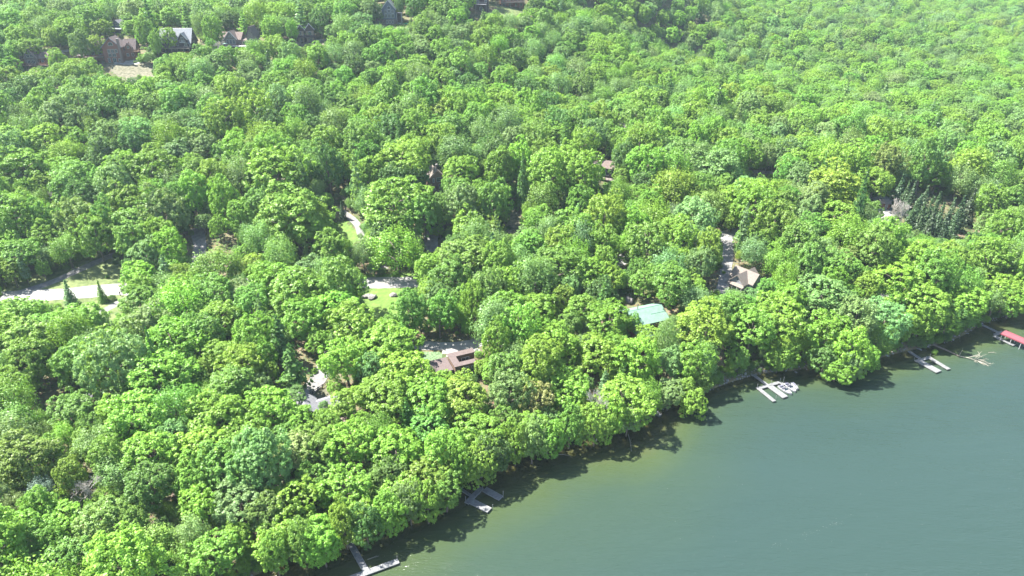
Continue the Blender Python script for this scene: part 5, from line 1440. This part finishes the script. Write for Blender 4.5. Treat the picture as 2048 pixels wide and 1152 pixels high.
# boat canopy
M['redcloth'] = mat('red_canvas', (0.15, 0.036, 0.046), 0.75, 0.08, 2)
a = Vector(at_z(2006, 664, 2.6)); b = Vector(at_z(2072, 692, 2.6)); d = b - a; L_ = d.length
cn = empty('boat_canopy', (a.x, a.y, 0), math.atan2(d.y, d.x), 'red fabric boat canopy on white posts at the right edge', 'canopy')
hw = 1.75; q = MB()
top = [(1.1, -.35, 3.3), (L_ - 1.1, -.35, 3.3), (L_ - 1.1, .35, 3.3), (1.1, .35, 3.3)]
low = [(0, -hw, 2.75), (L_, -hw, 2.75), (L_, hw, 2.75), (0, hw, 2.75)]
skirt = [(0, -hw - .02, 2.35), (L_, -hw - .02, 2.35), (L_, hw + .02, 2.35), (0, hw + .02, 2.35)]
q.add(top + low + skirt, [(0, 1, 2, 3), (4, 5, 1, 0), (5, 6, 2, 1), (6, 7, 3, 2), (7, 4, 0, 3), (8, 9, 5, 4), (9, 10, 6, 5), (10, 11, 7, 6), (11, 8, 4, 7)])
q.build('canopy', M['redcloth'], cn)
for i in range(4):
    for sg in (-1, 1):
        q = MB(); x = .6 + (L_ - 1.2) * i / 3; q.box(x - .06, x + .06, sg * (hw - .2) - .06, sg * (hw - .2) + .06, -1.8, 2.8); q.build('post', M['white'], cn)
q = MB()
for sg in (-1, 1): q.beam((.2, sg * (hw - .2), 2.62), (L_ - .2, sg * (hw - .2), 2.62), .1)
for i in range(4): q.beam((.6 + (L_ - 1.2) * i / 3, -hw + .2, 2.7), (.6 + (L_ - 1.2) * i / 3, hw - .2, 2.7), .08)
q.build('frame', M['white'], cn)

# ------------------------------------------------------------------ fallen tree and driftwood
M['drift'] = mat('bleached_wood', (0.22, 0.205, 0.165), 0.9, 0.2, 3)
a = Vector(at_z(1866, 689, 1.0)); b = Vector(at_z(1918, 712, .15)); c = Vector(at_z(1984, 730, .05))
ft = empty('fallen_tree', tuple(a), 0, 'bleached fallen tree lying out from the bank into the lake', 'fallen tree')
q = MB(); q.tube([(0, 0, 0), tuple((b - a) * .5 + Vector((0, 0, .1))), tuple(b - a)], [.3, .25, .17], 8); q.build('trunk', M['bark'], ft)
q = MB(); r_ = random.Random(11)
def spread(p, d, ln, rad, lev):
    e = p + d * ln; m_ = p + d * ln * .5 + Vector((r_.gauss(0, .12), r_.gauss(0, .12), .12)) * ln * .4
    q.tube([p, m_, e], [rad, rad * .8, rad * .5], 5)
    if lev > 2: return
    for k in range(5 if lev == 0 else 4):
        t_ = r_.uniform(.2, 1); nd = (d + Vector((r_.gauss(0, .45), r_.gauss(0, .45), r_.gauss(.08, .2)))).normalized()
        spread(p + d * ln * t_, nd, ln * r_.uniform(.35, .6), rad * .6, lev + 1)
dv = (c - b); spread(b - a, dv.normalized(), dv.length * .62, .15, 0); spread(b - a + dv * .3, (dv.normalized() + Vector((0, .25, .08))).normalized(), dv.length * .5, .1, 0)
spread(b - a, Vector((.7, .75, .2)).normalized(), 2.6, .07, 2)
q.build('branches', M['drift'], ft)
for pa, pb, lab in [((1256, 868), (1263, 903), 'thin pale driftwood stick standing off the sand spit'), ((1977, 705), (1993, 706), 'short pale stick floating beyond the fallen tree'), ((735, 1119), (758, 1112), 'sunken pale log in the dark water above the T-shaped dock'), ((1108, 908), (1142, 912), 'thin branch reaching over the dark water')]:
    a = Vector(at_z(*pa, .12)); b = Vector(at_z(*pb, .02)); q = MB()
    q.tube([a, a.lerp(b, .5) + Vector((.2, .1, .08)), b], [.09, .07, .04], 6); q.tube([a.lerp(b, .45), a.lerp(b, .6) + Vector((.5, .5, .15))], [.04, .02], 5)
    tag(q.build('driftwood', M['drift']), lab, 'driftwood')

# ------------------------------------------------------------------ split rail fence, posts, cars
pts = [ground(*p) for p in [(560 + 555 / 11.5, 797), (617, 795), (626, 789), (636, 782), (645, 776), (655, 770)]]
f0 = pts[0]; fe = empty('rail_fence', (f0[0], f0[1], h1(f0[0], f0[1])), 0, 'dark split rail fence along the pale drive', 'fence')
base_ = Vector((f0[0], f0[1], h1(f0[0], f0[1])))
for i, p in enumerate(pts):
    v = Vector((p[0], p[1], h1(p[0], p[1]))) - base_
    q = MB(); q.box(v.x - .09, v.x + .09, v.y - .09, v.y + .09, v.z - .4, v.z + 1.25); q.build('post', M['darkwood'], fe)
    if i:
        for z in (.55, 1.05):
            q = MB(); q.beam(pv_ + Vector((0, 0, z)), v + Vector((0, 0, z)), .09, .13); q.build('rail', M['darkwood'], fe)
    pv_ = v
for px, py, hh, lab in [(241, 592, 1.3, 'dark post at the lower edge of the gravel road, by the spruce'), (72, 609, 1.3, 'dark post at the road edge, left of the two short posts'),
        (83, 614, .9, 'short dark post on the grass, middle one of three'), (96, 617, .9, 'short dark post on the grass, rightmost of three')]:
    g_ = ground(px, py); po = empty('wooden_post', tuple(g_), 0, lab, 'post')
    q = MB(); q.box(-.09, .09, -.09, .09, -.4, hh); q.build('shaft', M['darkwood'], po)
    q = MB(); q.box(-.14, .14, -.2, .2, hh, hh + (.3 if hh > 1 else .08)); q.build('cap', M['darkwood'], po)
def car(px, py, rz, col, label):
    g_ = ground(px, py); root = empty('parked_car', (g_[0], g_[1], h1(g_[0], g_[1]) + .1), R(rz), label, 'car')
    pm = mat('car_paint', col, 0.3, 0.03, 1, spec=0.5)
    prof = [(-2.2, .35), (2.2, .35), (2.25, .75), (1.3, .95), (-1.9, 1.0), (-2.25, .8)]
    q = MB(); w = .88
    q.add([(x, -w, z) for x, z in prof] + [(x, w, z) for x, z in prof], [tuple(range(6)), tuple(range(11, 5, -1))] + [((i + 1) % 6, i, i + 6, (i + 1) % 6 + 6) for i in range(6)]); q.build('body', pm, root)
    q = MB(); q.hexa([(-1.9, -.8, .98), (1.2, -.8, .93), (1.2, .8, .93), (-1.9, .8, .98)], [(-1.5, -.64, 1.5), (.35, -.64, 1.5), (.35, .64, 1.5), (-1.5, .64, 1.5)]); q.build('window', M['glass'], root)
    q = MB(); q.box(-1.5, .33, -.63, .63, 1.5, 1.56); q.build('car_roof', pm, root)
    for x in (-1.35, 1.4):
        for y in (-.86, .86):
            q = MB(); q.tube([(x, y - .1, .33), (x, y + .1, .33)], .33, 12); wh_ = q.build('wheel', M['black'], root)
            q = MB(); q.tube([(x, y - .115, .33), (x, y + .115, .33)], .18, 8); q.build('rim', M['pole'], wh_)
    return root
car(271, 99, 70, (0.62, 0.62, 0.64), 'silver car parked right of the red lodge')
car(120, 110, 10, (0.16, 0.16, 0.19), 'dark grey car parked between the small red cabin and the red lodge')
car(802, 51, 5, (0.03, 0.035, 0.04), 'black car on the grass right of the blue grey house')
# teal canoe on the grass
g_ = ground(807, 48); q = MB(); k_ = []
for f, w in ((0, .05), (.2, .5), (.5, .7), (.8, .5), (1, .05)):
    x = f * 5 - 2.5; k_.append([(x, -w, .55), (x, -w * .7, .15), (x, 0, .05), (x, w * .7, .15), (x, w, .55), (x, 0, .3)])
fs = []
for i in range(4):
    for j in range(6): fs.append((i * 6 + j, i * 6 + (j + 1) % 6, (i + 1) * 6 + (j + 1) % 6, (i + 1) * 6 + j))
q.add([p for r_ in k_ for p in r_], fs + [tuple(range(6)), tuple(24 + j for j in range(6))])
M['teal'] = mat('teal_plastic', (0.03, 0.30, 0.22), 0.4, 0.05, 2)
tag(q.build('canoe', M['teal'], None, (g_[0], g_[1], g_[2])), 'teal canoe lying on the grass by the blue grey house', 'canoe')
# garden parasol and firewood by the hill houses
g_ = ground(451, 96); ps = empty('parasol', tuple(g_), 0, 'pale green parasol on the low deck of the stone house', 'parasol')
q = MB(); q.tube([(0, 0, -1), (0, 0, 2.6)], .04, 6); q.build('pole', M['white'], ps)
q = MB(); n_ = 8; q.add([(math.cos(i * math.pi / 4) * 1.5, math.sin(i * math.pi / 4) * 1.5, 2.1) for i in range(8)] + [(0, 0, 2.65)], [(i, (i + 1) % 8, 8) for i in range(8)])
M['mint'] = mat('mint_cloth', (0.42, 0.62, 0.45), 0.8, 0.05, 2); q.build('canopy', M['mint'], ps)
for i in range(6):
    g_ = ground(362 + i * 3.1, 107); q = MB()
    q.box(-.3, .3, -.3, .3, .35, .45); q.box(-.3, .3, .22, .3, .45, 1.0)
    for a_ in (-.26, .26):
        for b_ in (-.26, .26): q.box(a_ - .04, a_ + .04, b_ - .04, b_ + .04, -.1, .35)
    o = tag(q.build('garden_chair', M['orange'], None, tuple(g_)), ['leftmost', 'second from left', 'third from left', 'third from right', 'second from right', 'rightmost'][i] + ' light wooden garden chair in the row below the dark house', 'chair', 'row of wooden garden chairs')

# ------------------------------------------------------------------ air
m, n, l = new_mat('haze_air')
n.remove(n['Principled BSDF'])
pvn = n.new('ShaderNodeVolumePrincipled')
pvn.inputs['Color'].default_value = (0.66, 0.84, 0.95, 1)
pvn.inputs['Density'].default_value = 0.00009
pvn.inputs['Anisotropy'].default_value = 0.2
l.new(pvn.outputs[0], n['Material Output'].inputs['Volume'])
q = MB(); zt_ = max(CAM_H, float(GZ.max())) + 45
q.box(-3800, 4400, -1700, 5400, -11.5, zt_)
tag(q.build('haze', m), 'thin pale summer haze in the air', kind='stuff')
